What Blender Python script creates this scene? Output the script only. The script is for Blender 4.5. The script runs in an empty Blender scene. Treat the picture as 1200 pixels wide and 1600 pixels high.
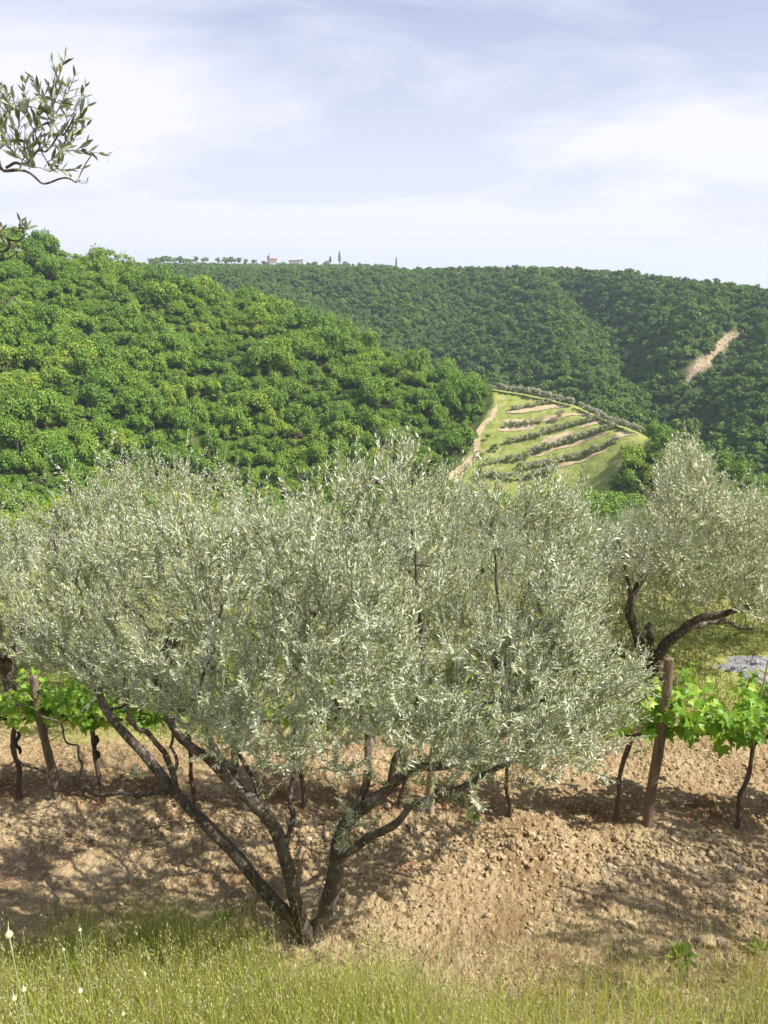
import bpy, math, random
import numpy as np
from mathutils import Vector

SC = bpy.context.scene
COL = SC.collection
R = math.radians
PI = math.pi

# ------------------------------------------------------------------ camera
PITCH = R(16.2)
CAMZ = 4.0
cam_d = bpy.data.cameras.new('camera')
cam = bpy.data.objects.new('camera', cam_d)
COL.objects.link(cam)
cam.location = (0, 0, CAMZ)
cam.rotation_euler = (R(90) - PITCH, 0, 0)
cam_d.sensor_fit = 'VERTICAL'
cam_d.sensor_height = 36
cam_d.lens = 27.2
cam_d.clip_start = 0.05
cam_d.clip_end = 20000
SC.camera = cam
FPX = 27.2 / 36 * 1600

# ------------------------------------------------------------------ light
SUN_DIR = Vector((0.63, -0.20, 0.75)).normalized()      # towards the sun
elev = math.asin(SUN_DIR.z)
azim = math.atan2(SUN_DIR.x, SUN_DIR.y)
sl = bpy.data.lights.new('sun', 'SUN')
sl.energy = 5.0
sl.angle = R(0.5)
sl.color = (1.0, 0.955, 0.87)
so = bpy.data.objects.new('sun', sl)
COL.objects.link(so)
so.rotation_euler = SUN_DIR.to_track_quat('Z', 'Y').to_euler()

world = bpy.data.worlds.new('World')
SC.world = world
world.use_nodes = True
wn = world.node_tree
wn.nodes.clear()


def N(nt, typ, **kw):
    n = nt.nodes.new(typ)
    for k, v in kw.items():
        if k.startswith('i_'):
            key = k[2:]
            key = int(key) if key.isdigit() else key.replace('_', ' ')
            n.inputs[key].default_value = v
        else:
            setattr(n, k, v)
    return n


def ramp(nt, stops, interp='LINEAR'):
    n = nt.nodes.new('ShaderNodeValToRGB')
    cr = n.color_ramp
    cr.interpolation = interp
    while len(cr.elements) < len(stops):
        cr.elements.new(0.5)
    for e, (p, c) in zip(cr.elements, stops):
        e.position = p
        e.color = tuple(c) + (1,) if len(c) == 3 else c
    return n


L = wn.links.new
sky = N(wn, 'ShaderNodeTexSky')
sky.sky_type = 'NISHITA'
sky.sun_disc = False
sky.sun_elevation = elev
sky.sun_rotation = azim
sky.air_density = 1.0
sky.dust_density = 1.0
sky.altitude = 200
tc = N(wn, 'ShaderNodeTexCoord')
sep = N(wn, 'ShaderNodeSeparateXYZ')
L(tc.outputs['Generated'], sep.inputs[0])
# thin high cloud, streaky: project direction on a plane above
addz = N(wn, 'ShaderNodeMath', operation='ADD', i_1=0.22)
L(sep.outputs['Z'], addz.inputs[0])
mx = N(wn, 'ShaderNodeMath', operation='MAXIMUM', i_1=0.03)
L(addz.outputs[0], mx.inputs[0])
dx = N(wn, 'ShaderNodeMath', operation='DIVIDE')
dy = N(wn, 'ShaderNodeMath', operation='DIVIDE')
L(sep.outputs['X'], dx.inputs[0]); L(mx.outputs[0], dx.inputs[1])
L(sep.outputs['Y'], dy.inputs[0]); L(mx.outputs[0], dy.inputs[1])
cmb = N(wn, 'ShaderNodeCombineXYZ')
L(dx.outputs[0], cmb.inputs[0]); L(dy.outputs[0], cmb.inputs[1])
mp = N(wn, 'ShaderNodeMapping')
mp.inputs['Rotation'].default_value = (0, 0, R(-40))
mp.inputs['Scale'].default_value = (0.55, 1.0, 1)
mp.inputs['Location'].default_value = (3.1, 1.2, 0)
L(cmb.outputs[0], mp.inputs[0])
n1 = N(wn, 'ShaderNodeTexNoise', i_Scale=1.15, i_Detail=8.0, i_Roughness=0.56, i_Distortion=0.5)
L(mp.outputs[0], n1.inputs['Vector'])
r1 = ramp(wn, [(0.40, (0, 0, 0)), (0.66, (1, 1, 1))])
L(n1.outputs['Fac'], r1.inputs[0])
# more veil toward the horizon
hz = N(wn, 'ShaderNodeMapRange', i_1=0.0, i_2=0.42, i_3=1.0, i_4=0.0)
hz.interpolation_type = 'SMOOTHSTEP'
L(sep.outputs['Z'], hz.inputs[0])
am = N(wn, 'ShaderNodeMath', operation='MULTIPLY_ADD', i_1=0.75, i_2=0.10)
L(r1.outputs[0], am.inputs[0])
ad = N(wn, 'ShaderNodeMath', operation='MULTIPLY_ADD', i_1=0.80)
ad.use_clamp = True
L(hz.outputs[0], ad.inputs[0]); L(am.outputs[0], ad.inputs[2])
zen = N(wn, 'ShaderNodeMapRange', i_1=0.30, i_2=0.75, i_3=1.0, i_4=0.30)
L(sep.outputs['Z'], zen.inputs[0])
ad2 = N(wn, 'ShaderNodeMath', operation='MULTIPLY')
L(ad.outputs[0], ad2.inputs[0]); L(zen.outputs[0], ad2.inputs[1])
hsv = N(wn, 'ShaderNodeMix', data_type='RGBA')
hsv.inputs[0].default_value = 0.45
hsv.inputs[7].default_value = (5.3, 6.0, 9.5, 1)
L(sky.outputs[0], hsv.inputs[6])
mixc = N(wn, 'ShaderNodeMix', data_type='RGBA')
mixc.inputs[7].default_value = (9.35, 9.4, 10.9, 1)
L(ad2.outputs[0], mixc.inputs[0]); L(hsv.outputs[2], mixc.inputs[6])
bg = N(wn, 'ShaderNodeBackground', i_Strength=0.068)
L(mixc.outputs[2], bg.inputs[0])
wo = N(wn, 'ShaderNodeOutputWorld')
L(bg.outputs[0], wo.inputs[0])

SC.view_settings.view_transform = 'Standard'
SC.view_settings.look = 'None'
SC.view_settings.gamma = 1
SC.view_settings.use_curve_mapping = False
SC.view_settings.exposure = 0.62
SC.render.engine = 'CYCLES'
SC.cycles.max_bounces = 6
SC.cycles.diffuse_bounces = 3
SC.cycles.transmission_bounces = 4
SC.cycles.volume_bounces = 1
SC.cycles.transparent_max_bounces = 4

# ------------------------------------------------------------------ maths helpers
cp, sp = math.cos(PITCH), math.sin(PITCH)


def raydir(px, py):
    px = np.asarray(px, float); py = np.asarray(py, float)
    a = (px - 600) / FPX
    b = -(py - 800) / FPX
    return np.stack([a, cp + b * sp, -sp + b * cp], -1)


def P(px, py, y):
    """the point seen at photo pixel (px, py) whose distance ahead is y"""
    d = raydir(px, py)
    t = np.asarray(y, float) / d[..., 1]
    return d * t[..., None] + np.array([0, 0, CAMZ])


def proj(X):
    X = np.asarray(X, float)
    v = X - np.array([0, 0, CAMZ])
    dep = v[..., 1] * cp - v[..., 2] * sp
    up = v[..., 1] * sp + v[..., 2] * cp
    dd = np.where(dep > 0.1, dep, 0.1)
    return 600 + v[..., 0] / dd * FPX, 800 - up / dd * FPX, dep


def hash2(ix, iy, s=0):
    h = (ix.astype(np.int64) * 374761393 + iy.astype(np.int64) * 668265263 + s * 144665) & 0xffffffff
    h = ((h ^ (h >> 13)) * 1274126177) & 0xffffffff
    h = h ^ (h >> 16)
    return (h & 0xffffff) / float(0xffffff)


def vnoise(x, y, s=0):
    ix = np.floor(x); iy = np.floor(y)
    fx = x - ix; fy = y - iy
    fx = fx * fx * (3 - 2 * fx); fy = fy * fy * (3 - 2 * fy)
    a = hash2(ix, iy, s); b = hash2(ix + 1, iy, s)
    c = hash2(ix, iy + 1, s); d = hash2(ix + 1, iy + 1, s)
    return (a * (1 - fx) + b * fx) * (1 - fy) + (c * (1 - fx) + d * fx) * fy


def fbm(x, y, s=0, o=4):
    t = 0; a = 0.5; n = 0
    for k in range(o):
        t = t + a * vnoise(x * 2 ** k + k * 17.3, y * 2 ** k - k * 9.1, s + k)
        n += a; a *= 0.5
    return t / n - 0.5


def worley(x, y, s=0):
    """distance to the nearest jittered cell point and that cell's random"""
    ix = np.floor(x); iy = np.floor(y)
    best = np.full(x.shape, 9.0); cid = np.zeros(x.shape)
    for i in (-1, 0, 1):
        for j in (-1, 0, 1):
            cx = ix + i; cy = iy + j
            qx = cx + 0.15 + 0.7 * hash2(cx, cy, s); qy = cy + 0.15 + 0.7 * hash2(cx, cy, s + 7)
            d = np.hypot(x - qx, y - qy)
            m = d < best
            best = np.where(m, d, best); cid = np.where(m, hash2(cx, cy, s + 13), cid)
    return best, cid


def sstep(x, a, b):
    t = np.clip((x - a) / (b - a), 0, 1)
    return t * t * (3 - 2 * t)


def inpoly(px, py, poly):
    px = np.asarray(px); py = np.asarray(py)
    ins = np.zeros(px.shape, bool)
    n = len(poly)
    for i in range(n):
        x0, y0 = poly[i]; x1, y1 = poly[(i + 1) % n]
        c = ((y0 > py) != (y1 > py)) & (px < (x1 - x0) * (py - y0) / ((y1 - y0) + 1e-9) + x0)
        ins ^= c
    return ins


def norm(v):
    return v / np.maximum(np.linalg.norm(v, axis=-1, keepdims=True), 1e-9)


# ------------------------------------------------------------------ mesh helpers
def mesh_np(name, V, faces, mats=None, matidx=None, smooth=False):
    """faces: list of int arrays (n,k)"""
    V = np.asarray(V, np.float32)
    if not isinstance(faces, list):
        faces = [faces]
    faces = [np.asarray(f, np.int32) for f in faces if len(f)]
    me = bpy.data.meshes.new(name)
    me.vertices.add(len(V))
    me.vertices.foreach_set('co', V.ravel())
    loops = np.concatenate([f.ravel() for f in faces])
    tot = np.concatenate([np.full(len(f), f.shape[1], np.int32) for f in faces])
    st = np.concatenate([[0], np.cumsum(tot)[:-1]]).astype(np.int32)
    me.loops.add(len(loops)); me.loops.foreach_set('vertex_index', loops)
    me.polygons.add(len(tot))
    me.polygons.foreach_set('loop_start', st)
    me.polygons.foreach_set('loop_total', tot)
    if matidx is not None:
        me.polygons.foreach_set('material_index', np.asarray(matidx, np.int32))
    me.polygons.foreach_set('use_smooth', np.full(len(tot), smooth))
    me.update(calc_edges=True)
    me.validate()
    for m in (mats or []):
        me.materials.append(m)
    return me


def obj(name, me, parent=None, loc=(0, 0, 0), rz=0.0, sc=1.0):
    o = bpy.data.objects.new(name, me)
    COL.objects.link(o)
    o.parent = parent
    o.location = loc
    o.rotation_euler = (0, 0, rz)
    o.scale = (sc, sc, sc) if not hasattr(sc, '__len__') else sc
    return o


def tag(o, label=None, cat=None, group=None, kind=None):
    for k, v in (('label', label), ('category', cat), ('group', group), ('kind', kind)):
        if v:
            o[k] = v
    return o


def empty(name, loc, label, cat, group=None, rz=0.0, sc=1.0):
    return tag(obj(name, None, None, loc, rz, sc), label, cat, group)


class MB:
    """collects vertices and faces of one mesh"""
    def __init__(s):
        s.V = []; s.F = {}; s.n = 0

    def add(s, V, F):
        V = np.asarray(V, float)
        s.V.append(V)
        for f in (F if isinstance(F, list) else [F]):
            f = np.asarray(f, np.int64)
            if len(f):
                s.F.setdefault(f.shape[1], []).append(f + s.n)
        s.n += len(V)

    def build(s, name, mats, parent=None, smooth=False, loc=(0, 0, 0)):
        me = s.mesh(name, mats, smooth)
        return obj(name, me, parent, loc)

    def mesh(s, name, mats, smooth=False):
        return mesh_np(name, np.concatenate(s.V), [np.concatenate(f) for f in s.F.values()], mats, None, smooth)

    def tube(s, pts, rad, sides=8, bump=0.0, seed=0, cap=True):
        pts = np.asarray(pts, float); rad = np.asarray(rad, float)
        n = len(pts)
        T = norm(np.gradient(pts, axis=0))
        ref = np.array([0.13, 0.97, 0.21]) if abs(T[0][1]) < 0.8 else np.array([0.9, 0.1, 0.3])
        U = np.zeros_like(pts)
        u = np.cross(T[0], ref); u /= np.linalg.norm(u)
        for i in range(n):
            u = u - T[i] * np.dot(u, T[i]); u /= max(np.linalg.norm(u), 1e-9)
            U[i] = u
        W = np.cross(T, U)
        a = np.arange(sides) / sides * 2 * PI
        rr = rad[:, None] * np.ones(sides)[None]
        if bump:
            rg = np.random.RandomState(seed)
            k = rg.rand(n, sides) - .5
            k = (k + np.roll(k, 1, 0) + np.roll(k, 1, 1)) / 2
            lob = np.sin(a * 2 + rg.rand() * 6)[None] * .5 + np.sin(a * 3 + rg.rand() * 6)[None] * .4
            rr = rr * (1 + bump * k * 1.6 + bump * .6 * lob)
        V = pts[:, None] + rr[..., None] * (np.cos(a)[None, :, None] * U[:, None] + np.sin(a)[None, :, None] * W[:, None])
        V = V.reshape(-1, 3)
        i, j = np.meshgrid(np.arange(n - 1), np.arange(sides), indexing='ij')
        j2 = (j + 1) % sides
        F = np.stack([i * sides + j, i * sides + j2, (i + 1) * sides + j2, (i + 1) * sides + j], -1).reshape(-1, 4)
        Fs = [F]
        if cap:
            V = np.vstack([V, pts[-1] + T[-1] * rad[-1] * .5, pts[0]])
            c = n * sides
            jj = np.arange(sides); j3 = (jj + 1) % sides
            b = (n - 1) * sides
            Fs.append(np.stack([b + jj, b + j3, np.full(sides, c)], -1))
            Fs.append(np.stack([j3, jj, np.full(sides, c + 1)], -1))
        s.add(V, Fs)

    def box(s, cx, cy, cz, sx, sy, sz, rz=0.0):
        v = np.array([[x, y, z] for x in (-.5, .5) for y in (-.5, .5) for z in (-.5, .5)]) * [sx, sy, sz]
        c, q = math.cos(rz), math.sin(rz)
        v = np.stack([v[:, 0] * c - v[:, 1] * q, v[:, 0] * q + v[:, 1] * c, v[:, 2]], -1) + [cx, cy, cz]
        s.add(v, np.array([[0, 1, 3, 2], [4, 6, 7, 5], [0, 4, 5, 1], [2, 3, 7, 6], [0, 2, 6, 4], [1, 5, 7, 3]]))


def catmull(pts, n):
    pts = np.asarray(pts, float)
    ext = np.vstack([2 * pts[0] - pts[1], pts, 2 * pts[-1] - pts[-2]])
    out = []
    m = len(pts) - 1
    per = max(2, int(n / m))
    for i in range(m):
        p0, p1, p2, p3 = ext[i:i + 4]
        for t in np.arange(per) / per:
            out.append(.5 * ((2 * p1) + (-p0 + p2) * t + (2 * p0 - 5 * p1 + 4 * p2 - p3) * t * t + (-p0 + 3 * p1 - 3 * p2 + p3) * t ** 3))
    out.append(pts[-1])
    return np.array(out)


# ------------------------------------------------------------------ materials
def new_mat(name):
    m = bpy.data.materials.new(name)
    m.use_nodes = True
    nt = m.node_tree
    nt.nodes.clear()
    out = nt.nodes.new('ShaderNodeOutputMaterial')
    return m, nt, out


def pbsdf(nt, rough=0.8, spec=0.3):
    b = nt.nodes.new('ShaderNodeBsdfPrincipled')
    b.inputs['Roughness'].default_value = rough
    b.inputs['Specular IOR Level'].default_value = spec
    return b


def mixrgb(nt, fac, a, b, blend='MIX'):
    n = nt.nodes.new('ShaderNodeMix')
    n.data_type = 'RGBA'
    n.blend_type = blend
    for sock, v in ((n.inputs[0], fac), (n.inputs[6], a), (n.inputs[7], b)):
        if hasattr(v, 'is_linked') or hasattr(v, 'links'):
            nt.links.new(v, sock)
        elif isinstance(v, (int, float)):
            sock.default_value = v
        else:
            sock.default_value = tuple(v) + (1,)
    return n.outputs[2]


def leaf_mat(name, stops, under=None, rough=0.5, spec=0.4, trans=0.25, obj_var=None, tcol=None):
    """stops: colour ramp over a per-leaf random; obj_var: list of stops over a per-object random, multiplied"""
    m, nt, out = new_mat(name)
    lk = nt.links.new
    geo = nt.nodes.new('ShaderNodeNewGeometry')
    rp = ramp(nt, stops)
    lk(geo.outputs['Random Per Island'], rp.inputs[0])
    col = rp.outputs[0]
    if obj_var:
        oi = nt.nodes.new('ShaderNodeObjectInfo')
        r2 = ramp(nt, obj_var)
        pn = N(nt, 'ShaderNodeTexNoise', i_Scale=.03, i_Detail=2.0)
        lk(oi.outputs['Location'], pn.inputs['Vector'])
        ma = N(nt, 'ShaderNodeMath', operation='MULTIPLY_ADD', i_1=1.2, i_2=-.60)
        lk(pn.outputs['Fac'], ma.inputs[0])
        mb_ = N(nt, 'ShaderNodeMath', operation='ADD')
        mb_.use_clamp = True
        lk(ma.outputs[0], mb_.inputs[0]); lk(oi.outputs['Random'], mb_.inputs[1])
        lk(mb_.outputs[0], r2.inputs[0])
        col = mixrgb(nt, 1.0, col, r2.outputs[0], 'MULTIPLY')
    if under:
        r3 = ramp(nt, under)
        lk(geo.outputs['Random Per Island'], r3.inputs[0])
        col = mixrgb(nt, geo.outputs['Backfacing'], col, r3.outputs[0])
    b = pbsdf(nt, rough, spec)
    lk(col, b.inputs['Base Color'])
    if trans:
        t = nt.nodes.new('ShaderNodeBsdfTranslucent')
        if tcol:
            lk(mixrgb(nt, 1.0, col, tcol, 'MULTIPLY'), t.inputs[0])
        else:
            lk(col, t.inputs[0])
        mx_ = nt.nodes.new('ShaderNodeMixShader')
        mx_.inputs[0].default_value = trans
        lk(b.outputs[0], mx_.inputs[1]); lk(t.outputs[0], mx_.inputs[2])
        lk(mx_.outputs[0], out.inputs[0])
    else:
        lk(b.outputs[0], out.inputs[0])
    return m


def noise_mat(name, stops, scale=8, rough=0.85, bump=0.3, bscale=None, detail=6, dist=0.0, spec=0.25, stretch=(1, 1, 1), bdist=0.01, spots=None):
    m, nt, out = new_mat(name)
    lk = nt.links.new
    t = nt.nodes.new('ShaderNodeTexCoord')
    mpn = nt.nodes.new('ShaderNodeMapping')
    mpn.inputs['Scale'].default_value = stretch
    lk(t.outputs['Object'], mpn.inputs[0])
    n = N(nt, 'ShaderNodeTexNoise', i_Scale=scale, i_Detail=detail, i_Roughness=0.6, i_Distortion=dist)
    lk(mpn.outputs[0], n.inputs['Vector'])
    rp = ramp(nt, stops)
    lk(n.outputs['Fac'], rp.inputs[0])
    col = rp.outputs[0]
    if spots:
        sc_, lo, hi, c = spots
        n3 = N(nt, 'ShaderNodeTexNoise', i_Scale=sc_, i_Detail=3.0)
        lk(t.outputs['Object'], n3.inputs['Vector'])
        r3 = ramp(nt, [(lo, (0, 0, 0)), (hi, (1, 1, 1))])
        lk(n3.outputs['Fac'], r3.inputs[0])
        col = mixrgb(nt, r3.outputs[0], col, c)
    b = pbsdf(nt, rough, spec)
    lk(col, b.inputs['Base Color'])
    if bump:
        n2 = N(nt, 'ShaderNodeTexNoise', i_Scale=bscale or scale * 3, i_Detail=6.0)
        lk(mpn.outputs[0], n2.inputs['Vector'])
        bp = N(nt, 'ShaderNodeBump', i_Strength=bump, i_Distance=bdist)
        lk(n2.outputs['Fac'], bp.inputs['Height'])
        lk(bp.outputs[0], b.inputs['Normal'])
    lk(b.outputs[0], out.inputs[0])
    return m


M = {}
M['olive_leaf'] = leaf_mat('olive_leaf',
    [(0.0, (.16, .20, .06)), (.3, (.33, .375, .13)), (.7, (.46, .495, .205)), (.93, (.56, .58, .30)), (.97, (.50, .40, .08)), (1, (.56, .40, .08))],
    under=[(0.0, (.40, .44, .28)), (.6, (.57, .60, .42)), (1, (.68, .70, .54))], rough=0.42, spec=0.55, trans=0.22)
M['olive_leaf_pale'] = leaf_mat('olive_leaf_pale',
    [(0.0, (.24, .28, .09)), (.5, (.42, .455, .17)), (.9, (.54, .55, .25)), (1, (.56, .44, .12))],
    under=[(0.0, (.50, .53, .34)), (1, (.66, .67, .48))], rough=0.45, spec=0.55, trans=0.24)
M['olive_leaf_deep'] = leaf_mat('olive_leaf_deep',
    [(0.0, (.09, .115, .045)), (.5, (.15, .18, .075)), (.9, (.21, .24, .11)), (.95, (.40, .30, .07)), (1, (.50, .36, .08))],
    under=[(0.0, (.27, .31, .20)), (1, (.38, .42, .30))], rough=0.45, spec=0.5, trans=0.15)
M['bud'] = leaf_mat('bud', [(0, (.40, .42, .20)), (1, (.60, .58, .36))], rough=0.7, trans=0.1)
M['far_olive'] = leaf_mat('far_olive', [(0, (.32, .33, .20)), (1, (.48, .475, .32))], rough=0.7, spec=.2, trans=0.1,
                          obj_var=[(0, (.85, .88, .8)), (1, (1.1, 1.08, 1.1))])
M['oak_leaf'] = leaf_mat('oak_leaf', [(0, (.12, .205, .024)), (.5, (.20, .32, .040)), (1, (.31, .44, .07))], rough=0.6, spec=.25, trans=0.12,
                         tcol=(1.2, 1.25, .6),
                         obj_var=[(0, (.72, .85, .80)), (.22, (.82, .92, .85)), (.5, (.95, .98, .95)), (.78, (1.06, 1.04, .9)), (.95, (1.25, 1.14, 1.0)), (1, (1.5, 1.25, 1.2))])
M['oak_far'] = leaf_mat('oak_far', [(0, (.090, .16, .034)), (.5, (.14, .235, .048)), (1, (.21, .31, .065))], rough=0.7, spec=.15, trans=0.12,
                        obj_var=[(0, (.75, .85, .9)), (.5, (1, 1, 1)), (1, (1.3, 1.22, 1.0))])
M['shrub_leaf'] = leaf_mat('shrub_leaf', [(0, (.12, .20, .035)), (1, (.22, .31, .06))], rough=0.6, trans=0.22)
M['dead_leaf'] = leaf_mat('dead_leaf', [(0, (.13, .09, .05)), (1, (.22, .15, .09))], rough=0.8, trans=0.1)
M['dry_leaf'] = leaf_mat('dry_leaf', [(0, (.24, .20, .06)), (1, (.36, .28, .10))], rough=0.8, trans=0.1)
M['conifer'] = leaf_mat('conifer', [(0, (.030, .055, .03)), (1, (.055, .085, .045))], rough=0.7, trans=0.0)
M['vine_leaf'] = leaf_mat('vine_leaf', [(0, (.13, .28, .03)), (.5, (.24, .42, .045)), (.85, (.38, .54, .08)), (1, (.50, .60, .12))],
                          rough=0.45, spec=.4, trans=0.38, tcol=(1.5, 1.3, .6))
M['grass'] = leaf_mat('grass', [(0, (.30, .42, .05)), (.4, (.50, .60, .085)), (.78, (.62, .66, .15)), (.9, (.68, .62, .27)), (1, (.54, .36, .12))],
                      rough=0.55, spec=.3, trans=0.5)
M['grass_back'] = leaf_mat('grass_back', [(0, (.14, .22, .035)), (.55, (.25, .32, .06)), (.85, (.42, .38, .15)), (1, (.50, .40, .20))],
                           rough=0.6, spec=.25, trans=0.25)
M['grass_dry'] = leaf_mat('grass_dry', [(0, (.30, .28, .10)), (.5, (.44, .36, .17)), (1, (.56, .45, .26))], rough=0.7, spec=.2, trans=0.2)
M['spikelet'] = leaf_mat('spikelet', [(0, (.40, .46, .13)), (.6, (.54, .55, .22)), (1, (.74, .68, .50))], rough=0.55, trans=0.3)
M['red_leaf'] = leaf_mat('red_leaf', [(0, (.34, .085, .03)), (1, (.48, .17, .07))], rough=0.8, trans=0.05)
M['garlic'] = noise_mat('garlic', [(.3, (.50, .55, .26)), (.7, (.68, .68, .42))], scale=40, rough=.5, bump=0.0)
M['stem'] = noise_mat('stem', [(.3, (.24, .30, .12)), (.7, (.36, .38, .20))], scale=30, rough=.6, bump=0.0)
M['bark'] = noise_mat('bark', [(.30, (.045, .034, .026)), (.52, (.115, .09, .068)), (.75, (.21, .18, .145))], scale=14, bump=.9, bscale=45,
                      stretch=(1, 1, .45), bdist=.012, spots=(38, .57, .70, (.33, .32, .26)))
M['twig'] = noise_mat('twig', [(.3, (.10, .085, .065)), (.7, (.27, .24, .195))], scale=12, bump=0)
M['vine_bark'] = noise_mat('vine_bark', [(.3, (.05, .036, .028)), (.7, (.17, .12, .085))], scale=25, bump=.9, bscale=60, stretch=(1, 1, .2), bdist=.01)
M['post_wood'] = noise_mat('post_wood', [(.3, (.11, .075, .05)), (.5, (.20, .15, .105)), (.75, (.30, .24, .18))], scale=16, bump=.7, bscale=50,
                           stretch=(1, 1, .12), bdist=.008)
M['pale_wood'] = noise_mat('pale_wood', [(.3, (.28, .20, .13)), (.75, (.46, .36, .26))], scale=16, bump=.5, bscale=50, stretch=(1, 1, .12), bdist=.006)
M['tie'] = noise_mat('tie', [(.3, (.012, .012, .013)), (.7, (.04, .04, .04))], scale=30, bump=.2, rough=.4)
M['clod'] = leaf_mat('clod', [(0, (.29, .21, .115)), (.5, (.40, .305, .18)), (.95, (.48, .38, .24)), (1, (.54, .45, .31))], rough=.95, spec=.1, trans=0)
M['stone'] = noise_mat('stone', [(.3, (.30, .24, .17)), (.7, (.48, .41, .31))], scale=12, bump=.6, bscale=40)
M['dirt_track'] = noise_mat('dirt_track', [(.3, (.40, .30, .17)), (.7, (.58, .46, .29))], scale=.6, bump=.3, bscale=2, bdist=.1)
M['gravel'] = noise_mat('gravel', [(.35, (.19, .185, .19)), (.5, (.31, .30, .31)), (.65, (.43, .42, .42))], scale=22, bump=1.0, bscale=38, bdist=.03)
M['plaster'] = noise_mat('plaster', [(.3, (.46, .43, .39)), (.7, (.58, .55, .50))], scale=.5, bump=0)
M['stone_wall'] = noise_mat('stone_wall', [(.3, (.30, .26, .22)), (.7, (.45, .40, .34))], scale=.7, bump=0)
M['roof_tile'] = noise_mat('roof_tile', [(.3, (.36, .12, .07)), (.7, (.50, .20, .12))], scale=1.0, bump=0)
M['dark_roof'] = noise_mat('dark_roof', [(.3, (.07, .075, .07)), (.7, (.13, .13, .12))], scale=1.0, bump=0)
M['window_dark'] = noise_mat('window_dark', [(.3, (.04, .04, .045)), (.7, (.07, .07, .08))], scale=1.0, bump=0, rough=.2)


def terrain_mat():
    m, nt, out = new_mat('hill_ground')
    lk = nt.links.new
    t = nt.nodes.new('ShaderNodeTexCoord')
    n = N(nt, 'ShaderNodeTexNoise', i_Scale=.18, i_Detail=8.0, i_Roughness=.65)
    lk(t.outputs['Object'], n.inputs['Vector'])
    forest = ramp(nt, [(.3, (.030, .048, .016)), (.5, (.055, .08, .022)), (.65, (.10, .10, .04))])
    lk(n.outputs['Fac'], forest.inputs[0])
    mead = ramp(nt, [(.30, (.13, .17, .045)), (.42, (.22, .26, .06)), (.54, (.30, .32, .09)), (.66, (.40, .35, .16))])
    n4 = N(nt, 'ShaderNodeTexNoise', i_Scale=.35, i_Detail=9.0, i_Roughness=.7)
    lk(t.outputs['Object'], n4.inputs['Vector'])
    lk(n4.outputs['Fac'], mead.inputs[0])
    scar = ramp(nt, [(.38, (.14, .11, .06)), (.47, (.32, .235, .15)), (.56, (.42, .33, .225)), (.66, (.50, .42, .31))])
    n2 = N(nt, 'ShaderNodeTexNoise', i_Scale=.5, i_Detail=8.0, i_Roughness=.7)
    lk(t.outputs['Object'], n2.inputs['Vector'])
    lk(n2.outputs['Fac'], scar.inputs[0])
    a1 = N(nt, 'ShaderNodeAttribute', attribute_name='meadow')
    a2 = N(nt, 'ShaderNodeAttribute', attribute_name='scar')
    c = mixrgb(nt, a1.outputs['Fac'], forest.outputs[0], mead.outputs[0])
    c = mixrgb(nt, a2.outputs['Fac'], c, scar.outputs[0])
    b = pbsdf(nt, .95, .1)
    lk(c, b.inputs['Base Color'])
    bp = N(nt, 'ShaderNodeBump', i_Strength=.6, i_Distance=.5)
    lk(n2.outputs['Fac'], bp.inputs['Height']); lk(bp.outputs[0], b.inputs['Normal'])
    lk(b.outputs[0], out.inputs[0])
    return m


def soil_mat():
    m, nt, out = new_mat('tilled_soil')
    lk = nt.links.new
    t = nt.nodes.new('ShaderNodeTexCoord')
    n = N(nt, 'ShaderNodeTexNoise', i_Scale=1.6, i_Detail=8.0, i_Roughness=.6)
    lk(t.outputs['Object'], n.inputs['Vector'])
    n2 = N(nt, 'ShaderNodeTexNoise', i_Scale=45.0, i_Detail=6.0, i_Roughness=.7)
    lk(t.outputs['Object'], n2.inputs['Vector'])
    s1 = ramp(nt, [(.36, (.27, .185, .10)), (.52, (.39, .29, .165)), (.66, (.47, .368, .225))])
    lk(n.outputs['Fac'], s1.inputs[0])
    s2 = ramp(nt, [(.3, (.62, .58, .54)), (.5, (.95, .95, .95)), (.7, (1.18, 1.18, 1.2))])
    lk(n2.outputs['Fac'], s2.inputs[0])
    c = mixrgb(nt, 1.0, s1.outputs[0], s2.outputs[0], 'MULTIPLY')
    shd = N(nt, 'ShaderNodeAttribute', attribute_name='row_shade')
    c = mixrgb(nt, shd.outputs['Fac'], c, mixrgb(nt, 1.0, c, (.54, .42, .33), 'MULTIPLY'))  # shade under the vines painted red-brown into the soil colour
    g = ramp(nt, [(.3, (.18, .20, .05)), (.5, (.33, .33, .11)), (.7, (.42, .36, .17))])
    n3 = N(nt, 'ShaderNodeTexNoise', i_Scale=6.0, i_Detail=8.0, i_Roughness=.7)
    lk(t.outputs['Object'], n3.inputs['Vector']); lk(n3.outputs['Fac'], g.inputs[0])
    a = N(nt, 'ShaderNodeAttribute', attribute_name='grassy')
    c = mixrgb(nt, a.outputs['Fac'], c, g.outputs[0])
    b = pbsdf(nt, .95, .08)
    lk(c, b.inputs['Base Color'])
    bp = N(nt, 'ShaderNodeBump', i_Strength=.8, i_Distance=.012)
    lk(n2.outputs['Fac'], bp.inputs['Height']); lk(bp.outputs[0], b.inputs['Normal'])
    lk(b.outputs[0], out.inputs[0])
    return m


M['terrain'] = terrain_mat()
M['soil'] = soil_mat()


# ------------------------------------------------------------------ terrain
def row_y(x):
    return 5.19 - 0.061 * x


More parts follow.
